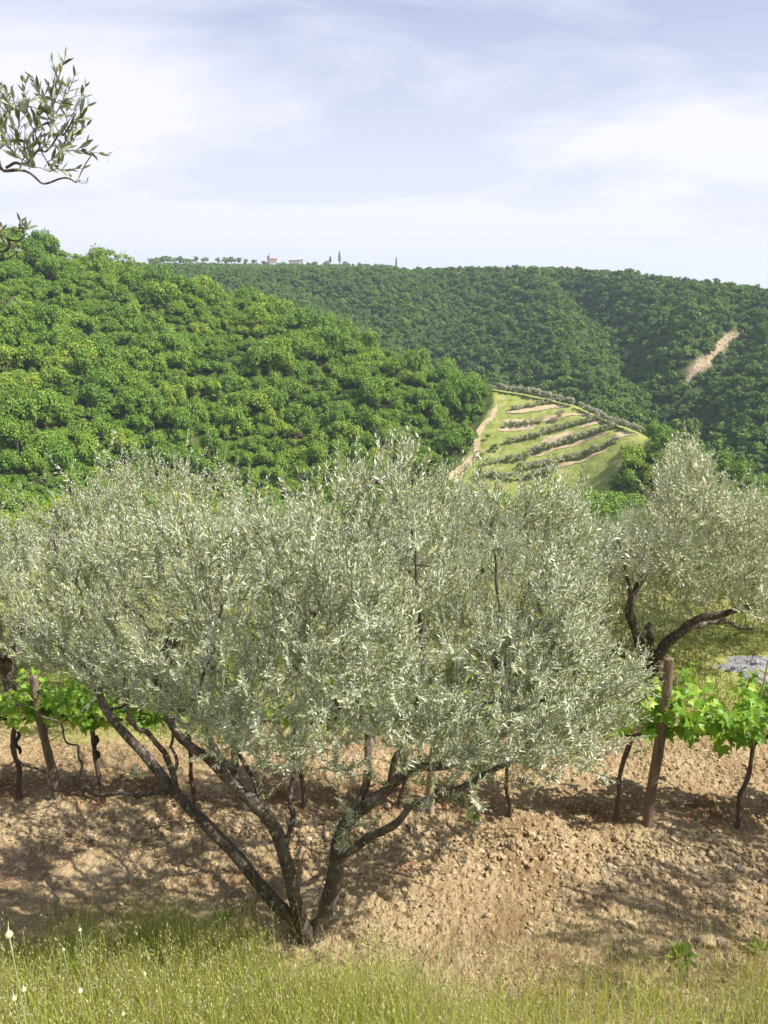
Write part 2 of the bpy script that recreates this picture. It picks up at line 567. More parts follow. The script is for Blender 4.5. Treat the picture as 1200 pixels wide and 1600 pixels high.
def H(x, y):
    x = np.asarray(x, float); y = np.asarray(y, float)
    t = 3.55 - y
    s = 0.12
    bank = 0.667 * s * np.log1p(np.exp(np.clip(t / s, -30, 30)))
    bank = 2.45 - 0.25 * np.log1p(np.exp(np.clip((2.45 - bank) / 0.25, -30, 30)))
    bank0 = 2.45 - 0.25 * math.log1p(math.exp(2.45 / .25))
    z = bank - bank0
    z = z - 0.06 * np.clip(y - 6.3, 0, None) - .5 * np.clip(y - 11.5, 0, None)
    z = z + 0.05 * fbm(x * .9, y * .9, 5, 3) + .03 * np.exp(-((y - row_y(x)) / .35) ** 2)
    return z


def curve(ctrl, treeh=0.0):
    """ctrl (px,py,r) -> arrays theta, r, z"""
    a = np.array(ctrl, float)
    d = raydir(a[:, 0], a[:, 1])
    h = np.hypot(d[:, 0], d[:, 1])
    th = np.arctan2(d[:, 0], d[:, 1])
    z = CAMZ + d[:, 2] / h * a[:, 2] - treeh
    return th, a[:, 2], z


CREST_A = curve([(-500, 330, 420), (-150, 345, 405), (0, 352, 395), (60, 372, 392), (140, 398, 390), (220, 412, 385), (300, 436, 378), (420, 464, 365), (480, 496, 352), (560, 520, 342),
                 (640, 548, 332), (700, 572, 324), (770, 592, 318), (806, 598, 316), (850, 606, 312), (899, 618, 306), (920, 628, 301), (960, 646, 292), (1000, 662, 283), (1030, 673, 275),
                 (1060, 694, 266), (1120, 716, 254), (1200, 750, 240), (1350, 800, 220), (1700, 850, 200)], 0.0)
TH_A = np.interp(CREST_A[0], curve([(700, 575, 1), (770, 600, 1), (1000, 668, 1), (1060, 690, 1)])[0], [6.5, 2.6, 2.2, 5.0])
CREST_A = (CREST_A[0], CREST_A[1], CREST_A[2] - TH_A)
V1 = curve([(-500, 820, 225), (0, 820, 230), (350, 815, 240), (600, 800, 250), (720, 800, 262), (900, 800, 258), (1000, 810, 240), (1200, 830, 190), (1700, 850, 150)])
V2 = curve([(-500, 560, 560), (240, 560, 560), (600, 640, 520), (900, 700, 430), (1060, 735, 375), (1200, 775, 330), (1700, 850, 280)])
CREST_B = curve([(-500, 400, 850), (240, 412, 850), (420, 416, 840), (600, 418, 820), (760, 416, 790), (900, 416, 760), (1000, 425, 700), (1100, 436, 650),
                 (1200, 447, 600), (1700, 480, 560)], 6.0)
PLAT = curve([(-500, 407, 1320), (240, 408, 1320), (600, 411, 1320), (700, 425, 1300), (1200, 470, 1200), (1700, 480, 1200)], 4.0)


def polyhit(pts, zfun, near_hill=False):
    d = raydir([p[0] for p in pts], [p[1] for p in pts])
    h = np.hypot(d[:, 0], d[:, 1])
    th = np.arctan2(d[:, 0], d[:, 1])
    rs = np.concatenate([np.arange(150, 600, 1.0), np.arange(600, 1500, 2.5)])
    out = []
    for i in range(len(pts)):
        z = zfun(rs * math.sin(th[i]), rs * math.cos(th[i]))
        ray = CAMZ + d[i, 2] / h[i] * rs
        hit = z >= ray
        if near_hill:
            lim = np.interp(th[i], CREST_A[0], CREST_A[1]) + 1
            hit &= rs < lim
            k = np.argmax(hit) if hit.any() else np.argmax(np.where(rs < lim, z - ray, -1e9))
        else:
            k = np.argmax(hit) if hit.any() else np.argmax(z - ray)
        r = rs[k]
        if k > 0:
            f0 = ray[k - 1] - z[k - 1]; f1 = ray[k] - z[k]
            if f0 > 0 >= f1:
                r = rs[k - 1] + (rs[k] - rs[k - 1]) * f0 / (f0 - f1)
        out.append((r * math.sin(th[i]), r * math.cos(th[i])))
    return np.array(out)


def prof(th, r):
    cs = [(12.0, -.4), (17.0, -2.6), (60.0, -24.0)]
    Rk = [np.full_like(r, c[0]) for c in cs]
    Zk = [np.full_like(r, c[1]) for c in cs]
    for c in (V1, CREST_A, V2, CREST_B, PLAT):
        Rk.append(np.interp(th, c[0], c[1])); Zk.append(np.interp(th, c[0], c[2]))
    Rk.append(np.full_like(r, 2600.)); Zk.append(Zk[-1] - 25)
    Rk.append(np.full_like(r, 9000.)); Zk.append(Zk[-2] - 60)
    z = np.full_like(r, -.4)
    z = np.where(r >= Rk[-1], Zk[-1], z)
    for k in range(len(Rk) - 1):
        m = (r >= Rk[k]) & (r < Rk[k + 1])
        t = (r - Rk[k]) / (Rk[k + 1] - Rk[k])
        z = np.where(m, Zk[k] + (Zk[k + 1] - Zk[k]) * t, z)
    return z


def base_terrain(x, y):
    x = np.asarray(x, float); y = np.asarray(y, float)
    r = np.hypot(x, y); th = np.arctan2(x, y)
    thc = np.clip(th, -.85, .85)
    w = np.clip(.03 * r, 0, 7)
    return (prof(thc, r - w) + prof(thc, r) + prof(thc, r + w)) / 3


def seg_dist(x, y, poly):
    best = np.full(np.shape(x), 1e9); side = np.zeros(np.shape(x))
    for a, b in zip(poly[:-1], poly[1:]):
        d = b - a; L2 = (d ** 2).sum()
        t = np.clip(((x - a[0]) * d[0] + (y - a[1]) * d[1]) / L2, 0, 1)
        qx = x - (a[0] + t * d[0]); qy = y - (a[1] + t * d[1])
        dd = np.hypot(qx, qy)
        m = dd < best
        best = np.where(m, dd, best)
        side = np.where(m, np.sign(d[0] * qy - d[1] * qx), side)
    return best * side, best


RAV = [(polyhit([(900, 445), (945, 480), (975, 530), (1005, 580), (1040, 620), (1060, 665)], base_terrain), 22, 20, 15),
       (polyhit([(1190, 480), (1130, 560), (1085, 605), (1055, 650)], base_terrain), 13, 16, 10),
       (polyhit([(470, 440), (520, 470), (600, 520), (690, 570)], base_terrain), 10, 30, 8),
       (polyhit([(720, 440), (700, 480), (690, 540), (720, 590)], base_terrain), 8, 25, 5)]


def terrain(x, y):
    x = np.asarray(x, float); y = np.asarray(y, float)
    r = np.hypot(x, y); th = np.arctan2(x, y)
    z = base_terrain(x, y)
    rB = np.interp(th, CREST_B[0], CREST_B[1])
    rA = np.interp(th, CREST_A[0], CREST_A[1])
    wB = sstep(r, rA + 30, rA + 90) * (1 - sstep(r, rB - 60, rB))
    if np.any(wB > 0):
        for poly, dep, wid, up in RAV:
            sd, ad_ = seg_dist(x, y, poly)
            z = z - wB * dep * np.exp(-(ad_ / wid) ** 2)
            z = z + wB * up * np.exp(-((sd + wid * 2.0) / (wid * 1.3)) ** 2)
    z = z + wB * 12 * fbm(x / 85 + 3, y / 85, 21, 4)
    wA = sstep(r, 70, 160) * (1 - sstep(r, rA + 10, rA + 60))
    mm = np.interp(th, [.05, .11, .33, .40], [1, .04, .04, .6])
    z = z + wA * 9 * mm * fbm(x / 55, y / 55, 31, 3) * (1 - .8 * np.exp(-((r - rA) / 25) ** 2))
    wn_ = 1 - sstep(r, 10.5, 15)
    zn = H(x, y)
    yb = np.where(y < 0, 1, 0)
    z = np.where(r < 15, z * (1 - wn_) + zn * wn_, z)
    wm = np.clip(np.interp(th, [.10, .14, .32, .36], [0, 1, 1, 0]) * sstep(r, rA - 75, rA - 60) * (1 - sstep(r, rA - 4, rA)), 0, 1)
    ph = z / 3.3 - np.floor(z / 3.3)
    z = z + wm * (.9 * (sstep(ph, .55, 1.0) - ph))
    # behind the camera the bank goes on as a gentle rise
    back = sstep(-y / np.maximum(r, .1), -.25, .35) * (r > 3)
    z = z * (1 - back) + (2.4 + .02 * r) * back
    return z


MEADOW = [(768, 580), (860, 590), (930, 612), (1005, 650), (1018, 682), (975, 720), (940, 800), (735, 800), (700, 760), (738, 700), (757, 655), (772, 630)]
SCAR = [(1160, 515), (1148, 520), (1130, 526), (1110, 548), (1092, 560), (1080, 578), (1068, 602), (1075, 604), (1083, 590), (1100, 577), (1116, 561), (1131, 548), (1145, 531), (1162, 521)]

# polar sheet of terrain out to the horizon
ths = np.concatenate([np.linspace(-PI, -.72, 40)[:-1], np.linspace(-.72, .72, 620), np.linspace(.72, PI, 40)[1:]])
rs = np.concatenate([np.linspace(.5, 9.5, 8), np.linspace(10, 60, 50)[0:], np.linspace(64, 180, 30), np.arange(184, 420, 1.6), np.arange(422, 700, 2.2), np.arange(704, 860, 4), np.arange(880, 1400, 20),
                     np.geomspace(1450, 3000, 8)])
TT, RR = np.meshgrid(ths, rs)
TX, TY = RR * np.sin(TT), RR * np.cos(TT)
TZ = terrain(TX, TY)
lower = (np.abs(TX) < 10.5) & (TY > -1.5) & (TY < 12.5)
TZ = TZ - np.where(lower, .25, 0)
nr, nt_ = TX.shape
idx = np.arange(nr * nt_).reshape(nr, nt_)
F = np.stack([idx[:-1, :-1], idx[:-1, 1:], idx[1:, 1:], idx[1:, :-1]], -1).reshape(-1, 4)[:, ::-1]
TV = np.stack([TX, TY, TZ], -1).reshape(-1, 3)
me = mesh_np('hills', TV, F, [M['terrain']], smooth=True)
qx, qy, qd = proj(TV)
rr_ = RR.ravel()
jx = 5 * fbm(TV[:, 0] / 6, TV[:, 1] / 6, 3, 3)
mead = sum(inpoly(qx + jx + a, qy + jx + b_, MEADOW).astype(float) for a, b_ in [(-2, -1), (0, -2), (2, -1), (-2, 1), (0, 2), (2, 1), (0, 0)]) / 7
mead = mead * ((rr_ > 200) & (rr_ < np.interp(TT.ravel(), CREST_A[0], CREST_A[1]) + 12))
jz = 14 * fbm(TV[:, 0] / 11, TV[:, 1] / 11, 37, 4)
scar = sum(inpoly(qx + jz + a, qy + .5 * jz + b_, SCAR).astype(float) for a in (-4, -2, 0, 2, 4) for b_ in (-3, 0, 3)) / 15
scar = scar * (rr_ > 330)
far_open = (rr_ > 860) & (rr_ < 1500) & (fbm(TV[:, 0] / 60, TV[:, 1] / 60, 9, 3) > .02) & (TT.ravel() > -.26) & (TT.ravel() < 0)
near = rr_ < 40
for nm, a in (('meadow', np.maximum(mead, np.where(near, 1.0, np.where(far_open, .7, 0.0)))), ('scar', scar.astype(float))):
    at = me.attributes.new(nm, 'FLOAT', 'POINT')
    at.data.foreach_set('value', a.astype(np.float32))
tag(obj('hills', me), 'wooded hills and valley with terraced meadow', 'hills', kind='structure')


def terrain_hit(pts):
    xy = polyhit(pts, terrain, True)
    return np.column_stack([xy, terrain(xy[:, 0], xy[:, 1])])


# near ground sheet
def grid_sheet(name, x0, x1, y0, y1, step, zf, mats, attr=None, smooth=True):
    xs = np.arange(x0, x1 + step * .5, step); ys = np.arange(y0, y1 + step * .5, step)
    X, Y = np.meshgrid(xs, ys)
    Z = zf(X, Y)
    ny, nx = X.shape
    ii = np.arange(nx * ny).reshape(ny, nx)
    F = np.stack([ii[:-1, :-1], ii[:-1, 1:], ii[1:, 1:], ii[1:, :-1]], -1).reshape(-1, 4)
    me = mesh_np(name, np.stack([X, Y, Z], -1).reshape(-1, 3), F, mats, smooth=smooth)
    if attr:
        a = me.attributes.new('grassy', 'FLOAT', 'POINT')
        a.data.foreach_set('value', attr(X, Y).ravel().astype(np.float32))
        a = me.attributes.new('row_shade', 'FLOAT', 'POINT')
        a.data.foreach_set('value', row_shade(X, Y).ravel().astype(np.float32))
    return obj(name, me)


def row_shade(x, y):  # mask for painted shade along the vine row, plus faint random brown patches
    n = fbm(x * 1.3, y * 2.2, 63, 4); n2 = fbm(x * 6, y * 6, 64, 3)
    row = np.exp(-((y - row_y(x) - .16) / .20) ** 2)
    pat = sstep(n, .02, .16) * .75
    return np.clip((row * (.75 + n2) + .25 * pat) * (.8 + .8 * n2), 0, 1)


def grassy(x, y):
    n = fbm(x * 1.7, y * 1.7, 61, 4)
    edge = 3.78 + .55 * n - .22 * sstep(x, -.3, 1.0)
    front = 1 - sstep(y, edge - .12, edge + .1)
    front = front * (1 - .55 * sstep(x, 0, .8))
    back = sstep(y, 6.15 + .9 * n, 6.6 + .9 * n)
    return np.clip(front + back, 0, 1)


FX0, FX1, FY0, FY1 = -4.4, 4.9, 2.7, 7.4


def fine_z(x, y):
    g = grassy(x, y)
    d1, c1 = worley(x * 17, y * 17, 3)
    d2, c2 = worley(x * 36, y * 36, 5)
    b1 = np.clip(1 - d1 * 1.5, 0, 1) ** .6 * (c1 ** 1.5) * .030
    b2 = np.clip(1 - d2 * 1.5, 0, 1) ** .6 * c2 * .014
    rough_ = .05 * fbm(x * 3.2, y * 3.2, 8, 4) + .018 * fbm(x * 20, y * 20, 18, 3)
    e = np.minimum(np.minimum(x - FX0, FX1 - x), np.minimum(y - FY0, FY1 - y))
    return H(x, y) + (rough_ + b1 + b2) * (1 - .6 * g) - .10 * (1 - sstep(e, 0, .25)) + .012


def ground_z(x, y):
    e = np.minimum(np.minimum(x - FX0, FX1 - x), np.minimum(y - FY0, FY1 - y))
    ex = np.minimum(np.minimum(x + 11, 11 - x), np.minimum(y + 2, 13 - y))
    return H(x, y) - .09 * sstep(e, .1, .35) - .5 * (1 - sstep(ex, 0, .4)) + .02 * fbm(x * 6, y * 6, 4, 3) * (1 - sstep(e, -.3, 0))


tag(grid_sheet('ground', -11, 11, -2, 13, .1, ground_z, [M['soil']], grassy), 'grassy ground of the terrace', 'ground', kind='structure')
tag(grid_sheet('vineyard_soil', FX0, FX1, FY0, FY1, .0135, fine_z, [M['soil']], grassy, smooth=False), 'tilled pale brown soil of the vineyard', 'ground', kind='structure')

# loose clods: far too many to count
rng = np.random.RandomState(7)
phi = (1 + 5 ** .5) / 2
ICO = norm(np.array([[-1, phi, 0], [1, phi, 0], [-1, -phi, 0], [1, -phi, 0], [0, -1, phi], [0, 1, phi], [0, -1, -phi], [0, 1, -phi], [phi, 0, -1], [phi, 0, 1], [-phi, 0, -1], [-phi, 0, 1]], float))
ICF = np.array([[0, 11, 5], [0, 5, 1], [0, 1, 7], [0, 7, 10], [0, 10, 11], [1, 5, 9], [5, 11, 4], [11, 10, 2], [10, 7, 6], [7, 1, 8],
                [3, 9, 4], [3, 4, 2], [3, 2, 6], [3, 6, 8], [3, 8, 9], [4, 9, 5], [2, 4, 11], [6, 2, 10], [8, 6, 7], [9, 8, 1]])


def subdiv(V, F):
    V = list(map(tuple, V)); cache = {}; out = []

    def mid(a, b):
        k = (min(a, b), max(a, b))
        if k not in cache:
            m_ = np.array(V[a]) + np.array(V[b]); m_ /= np.linalg.norm(m_)
            V.append(tuple(m_)); cache[k] = len(V) - 1
        return cache[k]
    for a, b, c in F:
        ab, bc, ca = mid(a, b), mid(b, c), mid(c, a)
        out += [[a, ab, ca], [b, bc, ab], [c, ca, bc], [ab, bc, ca]]
    return np.array(V), np.array(out)


ICO2, ICF2 = subdiv(ICO, ICF)
ICO3, ICF3 = subdiv(ICO2, ICF2)


def blobs(cent, size, BV, BF, rg, jit=.38, flat=.68):
    n = len(cent); k = len(BV)
    sx = size[:, None] * (1 + .8 * (rg.rand(n, 3) - .5)) * [1, 1, flat]
    a = rg.rand(n) * 2 * PI
    V = BV[None] * (1 + jit * (rg.rand(n, k, 1) - .5) * 2)
    V = V * sx[:, None]
    c, s_ = np.cos(a)[:, None], np.sin(a)[:, None]
    V = np.stack([V[..., 0] * c - V[..., 1] * s_, V[..., 0] * s_ + V[..., 1] * c, V[..., 2]], -1) + cent[:, None]
    Fc = (BF[None] + (np.arange(n) * k)[:, None, None]).reshape(-1, 3)
    return V.reshape(-1, 3), Fc


mb = MB()
for n, smin, smax, BV, BF in ((42000, .005, .011, ICO, ICF), (4200, .010, .021, ICO, ICF), (260, .018, .034, ICO2, ICF2)):
    x = rng.uniform(FX0 + .2, FX1 - .2, n); y = rng.uniform(3.0, 6.9, n)
    clump = fbm(x * 2.3, y * 2.3, 77, 3)
    keep = (rng.rand(n) > grassy(x, y) * .85) & (clump > -.22 + .3 * rng.rand(n) - .1)
    # clods heap up in front of the vine row
    x, y = x[keep], y[keep]
    s_ = smin + (smax - smin) * rng.rand(len(x)) ** 2
    V, Fc = blobs(np.stack([x, y, fine_z(x, y) + s_ * .25], -1), s_, BV, BF, rng)
    mb.add(V, Fc)
x = rng.uniform(FX0 + .2, FX1 - .2, 4200); y = row_y(x) - .18 - .30 * np.abs(rng.randn(4200)) * .8
s_ = .008 + .018 * rng.rand(4200) ** 2
V, Fc = blobs(np.stack([x, y, fine_z(x, y) + s_ * .3], -1), s_, ICO, ICF, rng)
mb.add(V, Fc)
tag(mb.build('soil_clods', [M['clod']]), 'loose pale clods scattered over the tilled soil', 'clods', kind='stuff')


# ------------------------------------------------------------------ ribbons laid on the terrain
def ribbon(name, pts, w0, w1, mat, label, lift=.12, kind='structure', rough_edge=.25, cross=5):
    Q = terrain_hit(pts)[:, :2]
    Q = catmull(np.column_stack([Q, np.zeros(len(Q))]), len(Q) * 8)[:, :2]
    T = norm(np.gradient(Q, axis=0)); Nn = np.stack([-T[:, 1], T[:, 0]], -1)
    n = len(Q)
    w = np.linspace(w0, w1, n)
    ed = 1 + rough_edge * (np.random.RandomState(len(pts) + int(pts[0][0])).rand(n) - .5) * 2
    taper = np.clip(np.minimum(np.arange(n), np.arange(n)[::-1]) / 3., .15, 1)
    tt = np.linspace(-.5, .5, cross)
    XY = Q[:, None] + Nn[:, None] * (w * ed * taper)[:, None, None] * tt[None, :, None]
    Z = terrain(XY[..., 0], XY[..., 1]) + lift
    ii = np.arange(n * cross).reshape(n, cross)
    F = np.stack([ii[:-1, :-1], ii[:-1, 1:], ii[1:, 1:], ii[1:, :-1]], -1).reshape(-1, 4)
    me = mesh_np(name, np.concatenate([XY, Z[..., None]], -1).reshape(-1, 3), F, [mat], smooth=True)
    return tag(obj(name, me), label, 'path', kind=kind)


TRACK = [(776, 634), (768, 653), (753, 668), (745, 688), (745, 707), (735, 720), (716, 738), (700, 756)]
ribbon('dirt_track', TRACK, 1.8, 3.4, M['dirt_track'], 'pale dirt track climbing beside the wood', .2)
STRIPS = [[(791, 645), (842, 639), (870, 635), (893, 630)], [(783, 658), (824, 658), (866, 653), (895, 648), (921, 643)],
          [(776, 672), (812, 670), (840, 666)], [(845, 692), (868, 684), (892, 674)], [(905, 669), (930, 661), (944, 656)],
          [(960, 684), (978, 679), (998, 669)]]
STRIPS += [[(835, 714), (875, 700), (920, 686), (955, 676)], [(840, 734), (875, 728), (920, 716), (950, 703)], [(905, 633), (935, 644), (960, 655)]]
SW = [2.4, 2.0, 2.3, 2.8, 2.0, 3.4, 1.3, 1.2, 1.5]
for s_, w in zip(STRIPS, SW):
    ribbon('terrace_path', s_, w, w * .9, M['dirt_track'], 'pale bare terrace strip on the olive hill', .22)

# ------------------------------------------------------------------ trees of the far slopes
def crown_mesh(name, seed, nl, ncl, size, mat, rx=3.0, rz=2.4, cz=4.2, tall=1.0, trunk=True, quad_j=.5):
    """clumps of leaves over the lobes of a broad crown; unit metres"""
    rg = np.random.RandomState(seed)
    lobes = []
    for i in range(nl):
        a = rg.rand() * 2 * PI; rad = rx * .80 * rg.rand() ** .5; h = cz + rz * 1.15 * (rg.rand() - .42) * (1 - .35 * rad / rx) * tall
        lobes.append((rad * math.cos(a), rad * math.sin(a), h, rx * (.16 + .30 * rg.rand())))
    lobes = np.array(lobes)
    lobes[0] = (0, 0, cz + rz * .35 * tall, rx * .5)
    li = rg.randint(0, nl, ncl)
    d = norm(rg.randn(ncl, 3)); d[:, 2] = np.where(d[:, 2] < -.35, -d[:, 2], d[:, 2])
    rad = lobes[li, 3] * (.72 + .38 * rg.rand(ncl))
    sub = 1 + .16 * np.sin(d[:, 0] * 7 + li) * np.sin(d[:, 1] * 7 + 2 * li) * 1.5
    C = lobes[li, :3] + d * (rad * sub)[:, None]
    nrm = norm(d * 1.0 + rg.randn(ncl, 3) * quad_j + [0, 0, .25])
    u = norm(np.cross(nrm, rg.randn(ncl, 3))); v = np.cross(nrm, u)
    s_ = size * (.55 + .9 * rg.rand(ncl))[:, None]
    k = 5
    ang = np.arange(k) / k * 2 * PI
    rr = .6 + .6 * rg.rand(ncl, k)
    V = C[:, None] + (u[:, None] * (np.cos(ang)[None] * rr)[..., None] + v[:, None] * (np.sin(ang)[None] * rr)[..., None]) * s_[:, None] * .62
    V = V + nrm[:, None] * (rg.rand(ncl, k, 1) - .5) * s_[:, None] * .5
    F = np.arange(ncl * k).reshape(ncl, k)
    return mesh_np(name, V.reshape(-1, 3), F, [mat])


def trunk_mesh(name, h=3.4, r=.17):
    b = MB()
    b.tube([(0, 0, -.8), (.08, 0, h * .4), (-.05, .06, h)], [r * 1.3, r, r * .7], 7)
    for a in (0.4, 2.4, 4.4):
        b.tube([(0, 0, h * .7), (math.cos(a) * .7, math.sin(a) * .7, h * 1.1), (math.cos(a) * 1.2, math.sin(a) * 1.2, h * 1.35)], [r * .6, r * .4, r * .2], 5)
    return b.mesh(name, [M['vine_bark']], True)


OAK = [crown_mesh('crown', 100 + i, 17 + i % 4, 2700, .235, M['oak_leaf'], rx=2.9 + .3 * (i % 3), rz=2.6, tall=.8 + .12 * i) for i in range(5)]
OAKT = trunk_mesh('trunk')
OAKFAR = [crown_mesh('crown', 200 + i, 11, 520, .60, M['oak_far'], rx=3.1, rz=2.6) for i in range(4)]

rng = np.random.RandomState(11)


def scatter(th0, th1, r0, r1, step):
    """jittered points over an angular sector"""
    xm = max(abs(r1 * math.sin(th0)), abs(r1 * math.sin(th1)))
    xs = np.arange(r1 * math.sin(th0), r1 * math.sin(th1), step); ys = np.arange(r0 * .8, r1, step)
    X, Y = np.meshgrid(xs, ys)
    X[::2] += step / 2
    X = X.ravel() + (rng.rand(X.size) - .5) * step * .75; Y = Y.ravel() + (rng.rand(Y.size) - .5) * step * .75
    r = np.hypot(X, Y); th = np.arctan2(X, Y)
    m = (r > r0) & (r < r1) & (th > th0) & (th < th1)
    return X[m], Y[m], r[m], th[m]


TLIM = math.atan(620 / FPX / cp) + .03
X, Y, r_, th_ = scatter(-TLIM, TLIM, 150, 430, 4.1)
rA = np.interp(th_, CREST_A[0], CREST_A[1])
Z = terrain(X, Y)
px, py, dp = proj(np.stack([X, Y, Z], -1))
pxt, pyt, _ = proj(np.stack([X, Y, Z + 6], -1))
ok = (r_ < rA + 16) & (py < 900) & (r_ > 190)
in_m = inpoly(px, py, [(a + 5 if a < 800 else a + 6, b + 3 * (b < 700)) for a, b in MEADOW]) & (r_ < rA + 14)
in_m |= (px > 758) & (px < 1012) & (r_ > rA - 14)
tr_xy = terrain_hit(TRACK)[:, :2]
_, dtr = seg_dist(X, Y, tr_xy)
glade = (np.hypot((px - 318) / 26, (py - 706) / 14) < 1) | (np.hypot((px - 446) / 12, (py - 690) / 12) < 1)
ok &= ~in_m & (dtr > 3.2) & ~glade & (rng.rand(len(X)) > .01)
X, Y, Z, r_, th_, px, py = [a[ok] for a in (X, Y, Z, r_, th_, px, py)]
scl = (.60 + 1.0 * rng.rand(len(X)) ** 1.6) * (1 + .5 * (fbm(X / 22, Y / 22, 41, 2)))
Z = Z - (.4 + 2.6 * rng.rand(len(Z))) * scl
scl *= np.where(px > 1000, .8, 1.0)
front = rng.rand(len(X))
vis = (px > 10) & (px < 1190) & (py < 775) & (py > 300)
order = np.argsort(np.where(vis, -scl / r_, 1e3))
sel = order[:300]
rest = order[300:]
ux, uy, ur, ut = scatter(-TLIM, TLIM, 185, 425, 4.6)
uz = terrain(ux, uy)
upx, upy, _ = proj(np.stack([ux, uy, uz], -1))
_, ud = seg_dist(ux, uy, tr_xy)
um = (ur < np.interp(ut, CREST_A[0], CREST_A[1]) + 8) & (upy < 860) & ~inpoly(upx, upy, [(a + 4 if a < 800 else a, b) for a, b in MEADOW]) & (ud > 2.2) & ~((upx > 758) & (upx < 1012) & (ur > np.interp(ut, CREST_A[0], CREST_A[1]) - 14))
UND = np.stack([ux, uy, uz - .6], -1)[um]
LABELS = {0: ('deep green round-crowned tree in the dense wood on the left hillside', 'deep green trees of the left hillside'),
          1: ('mid green broadleaf tree in the dense wood on the left hillside', 'mid green trees of the left hillside'),
          2: ('green broadleaf tree on the slope below the far end of the olive terraces', 'trees below the olive terraces')}
first = None
oaks = []
for i in sel:
    v = rng.randint(5)
    kd = 2 if px[i] > 930 else (1 if v % 2 else 0)
    o = empty('broadleaf_tree', (X[i], Y[i], Z[i]), LABELS[kd][0], 'tree', LABELS[kd][1], rng.rand() * 6.28, (scl[i], scl[i], scl[i] * (.95 + .6 * rng.rand())))
    c = obj('crown', OAK[v], o)
    t = obj('trunk', OAKT, o)
    if len(oaks) < 5 and not any(k[0] == v for k in oaks):
        oaks.append((v, c))


def gn_wood(name, pts, scales, protos, label):
    n = len(pts)
    me = bpy.data.meshes.new(name)
    me.vertices.add(n)
    me.vertices.foreach_set('co', np.asarray(pts, np.float32).ravel())
    for nm, arr, typ in (('sc', scales, 'FLOAT'), ('rz', rng.rand(n) * 6.28, 'FLOAT'), ('tx', rng.uniform(-.3, .3, n), 'FLOAT'), ('ty', rng.uniform(-.3, .3, n), 'FLOAT'), ('pick', rng.randint(0, len(protos), n), 'INT')):
        a = me.attributes.new(nm, typ, 'POINT')
        a.data.foreach_set('value', np.asarray(arr, np.float32 if typ == 'FLOAT' else np.int32))
    ng = bpy.data.node_groups.new(name, 'GeometryNodeTree')
    ng.interface.new_socket('Geometry', in_out='INPUT', socket_type='NodeSocketGeometry')
    ng.interface.new_socket('Geometry', in_out='OUTPUT', socket_type='NodeSocketGeometry')
    gi = ng.nodes.new('NodeGroupInput'); go = ng.nodes.new('NodeGroupOutput')
    iop = ng.nodes.new('GeometryNodeInstanceOnPoints')
    jn = ng.nodes.new('GeometryNodeGeometryToInstance')
    lk = ng.links.new
    for p in protos[::-1]:
        oi = ng.nodes.new('GeometryNodeObjectInfo')
        oi.inputs['Object'].default_value = p
        oi.inputs['As Instance'].default_value = False
        g = ng.nodes.new('GeometryNodeGeometryToInstance')
        lk(oi.outputs['Geometry'], g.inputs[0])
        if 'jg' not in locals():
            jg = ng.nodes.new('GeometryNodeJoinGeometry')
        lk(g.outputs[0], jg.inputs[0])
    ng.nodes.remove(jn)
    lk(gi.outputs[0], iop.inputs['Points'])
    lk(jg.outputs[0], iop.inputs['Instance'])
    iop.inputs['Pick Instance'].default_value = True

    def attr(nm, dt):
        a = ng.nodes.new('GeometryNodeInputNamedAttribute')
        a.data_type = dt
        a.inputs['Name'].default_value = nm
        return a.outputs['Attribute']
    lk(attr('pick', 'INT'), iop.inputs['Instance Index'])
    cx = ng.nodes.new('ShaderNodeCombineXYZ')
    lk(attr('rz', 'FLOAT'), cx.inputs[2])
    lk(attr('tx', 'FLOAT'), cx.inputs[0])
    lk(attr('ty', 'FLOAT'), cx.inputs[1])
    lk(cx.outputs[0], iop.inputs['Rotation'])
    cs = ng.nodes.new('ShaderNodeCombineXYZ')
    sa = attr('sc', 'FLOAT')
    for k in range(3):
        lk(sa, cs.inputs[k])
    lk(cs.outputs[0], iop.inputs['Scale'])
    lk(iop.outputs[0], go.inputs[0])
    o = obj(name, me)
    md = o.modifiers.new('wood', 'NODES')
    md.node_group = ng
    return tag(o, label, 'wood', kind='stuff')


gn_wood('hillside_wood', np.stack([X[rest], Y[rest], Z[rest]], -1), scl[rest], [c for v, c in oaks], 'unbroken green wood filling the left hillside')

gn_wood('understory', UND, .34 + .30 * rng.rand(len(UND)), [c for v, c in oaks], 'low green undergrowth between the trees of the left hillside')

# the far hillside
X, Y, r_, th_ = scatter(-TLIM, TLIM, 300, 900, 5.6)
rA = np.interp(th_, CREST_A[0], CREST_A[1]); rB = np.interp(th_, CREST_B[0], CREST_B[1])
Z = terrain(X, Y)
px, py, dp = proj(np.stack([X, Y, Z], -1))
ok = (r_ > rA + 40) & (r_ < rB + 25) & (py < 840) & ~inpoly(px, py - 3, [(a, b) for a, b in SCAR])
ok &= py < np.interp(px, [0, 420, 760, 1000, 1200], [440, 500, 640, 720, 800])
X, Y, Z, r_ = [a[ok] for a in (X, Y, Z, r_)]
scl = (.68 + .75 * rng.rand(len(X)) ** 1.5)
Z = Z - 1.8 * scl

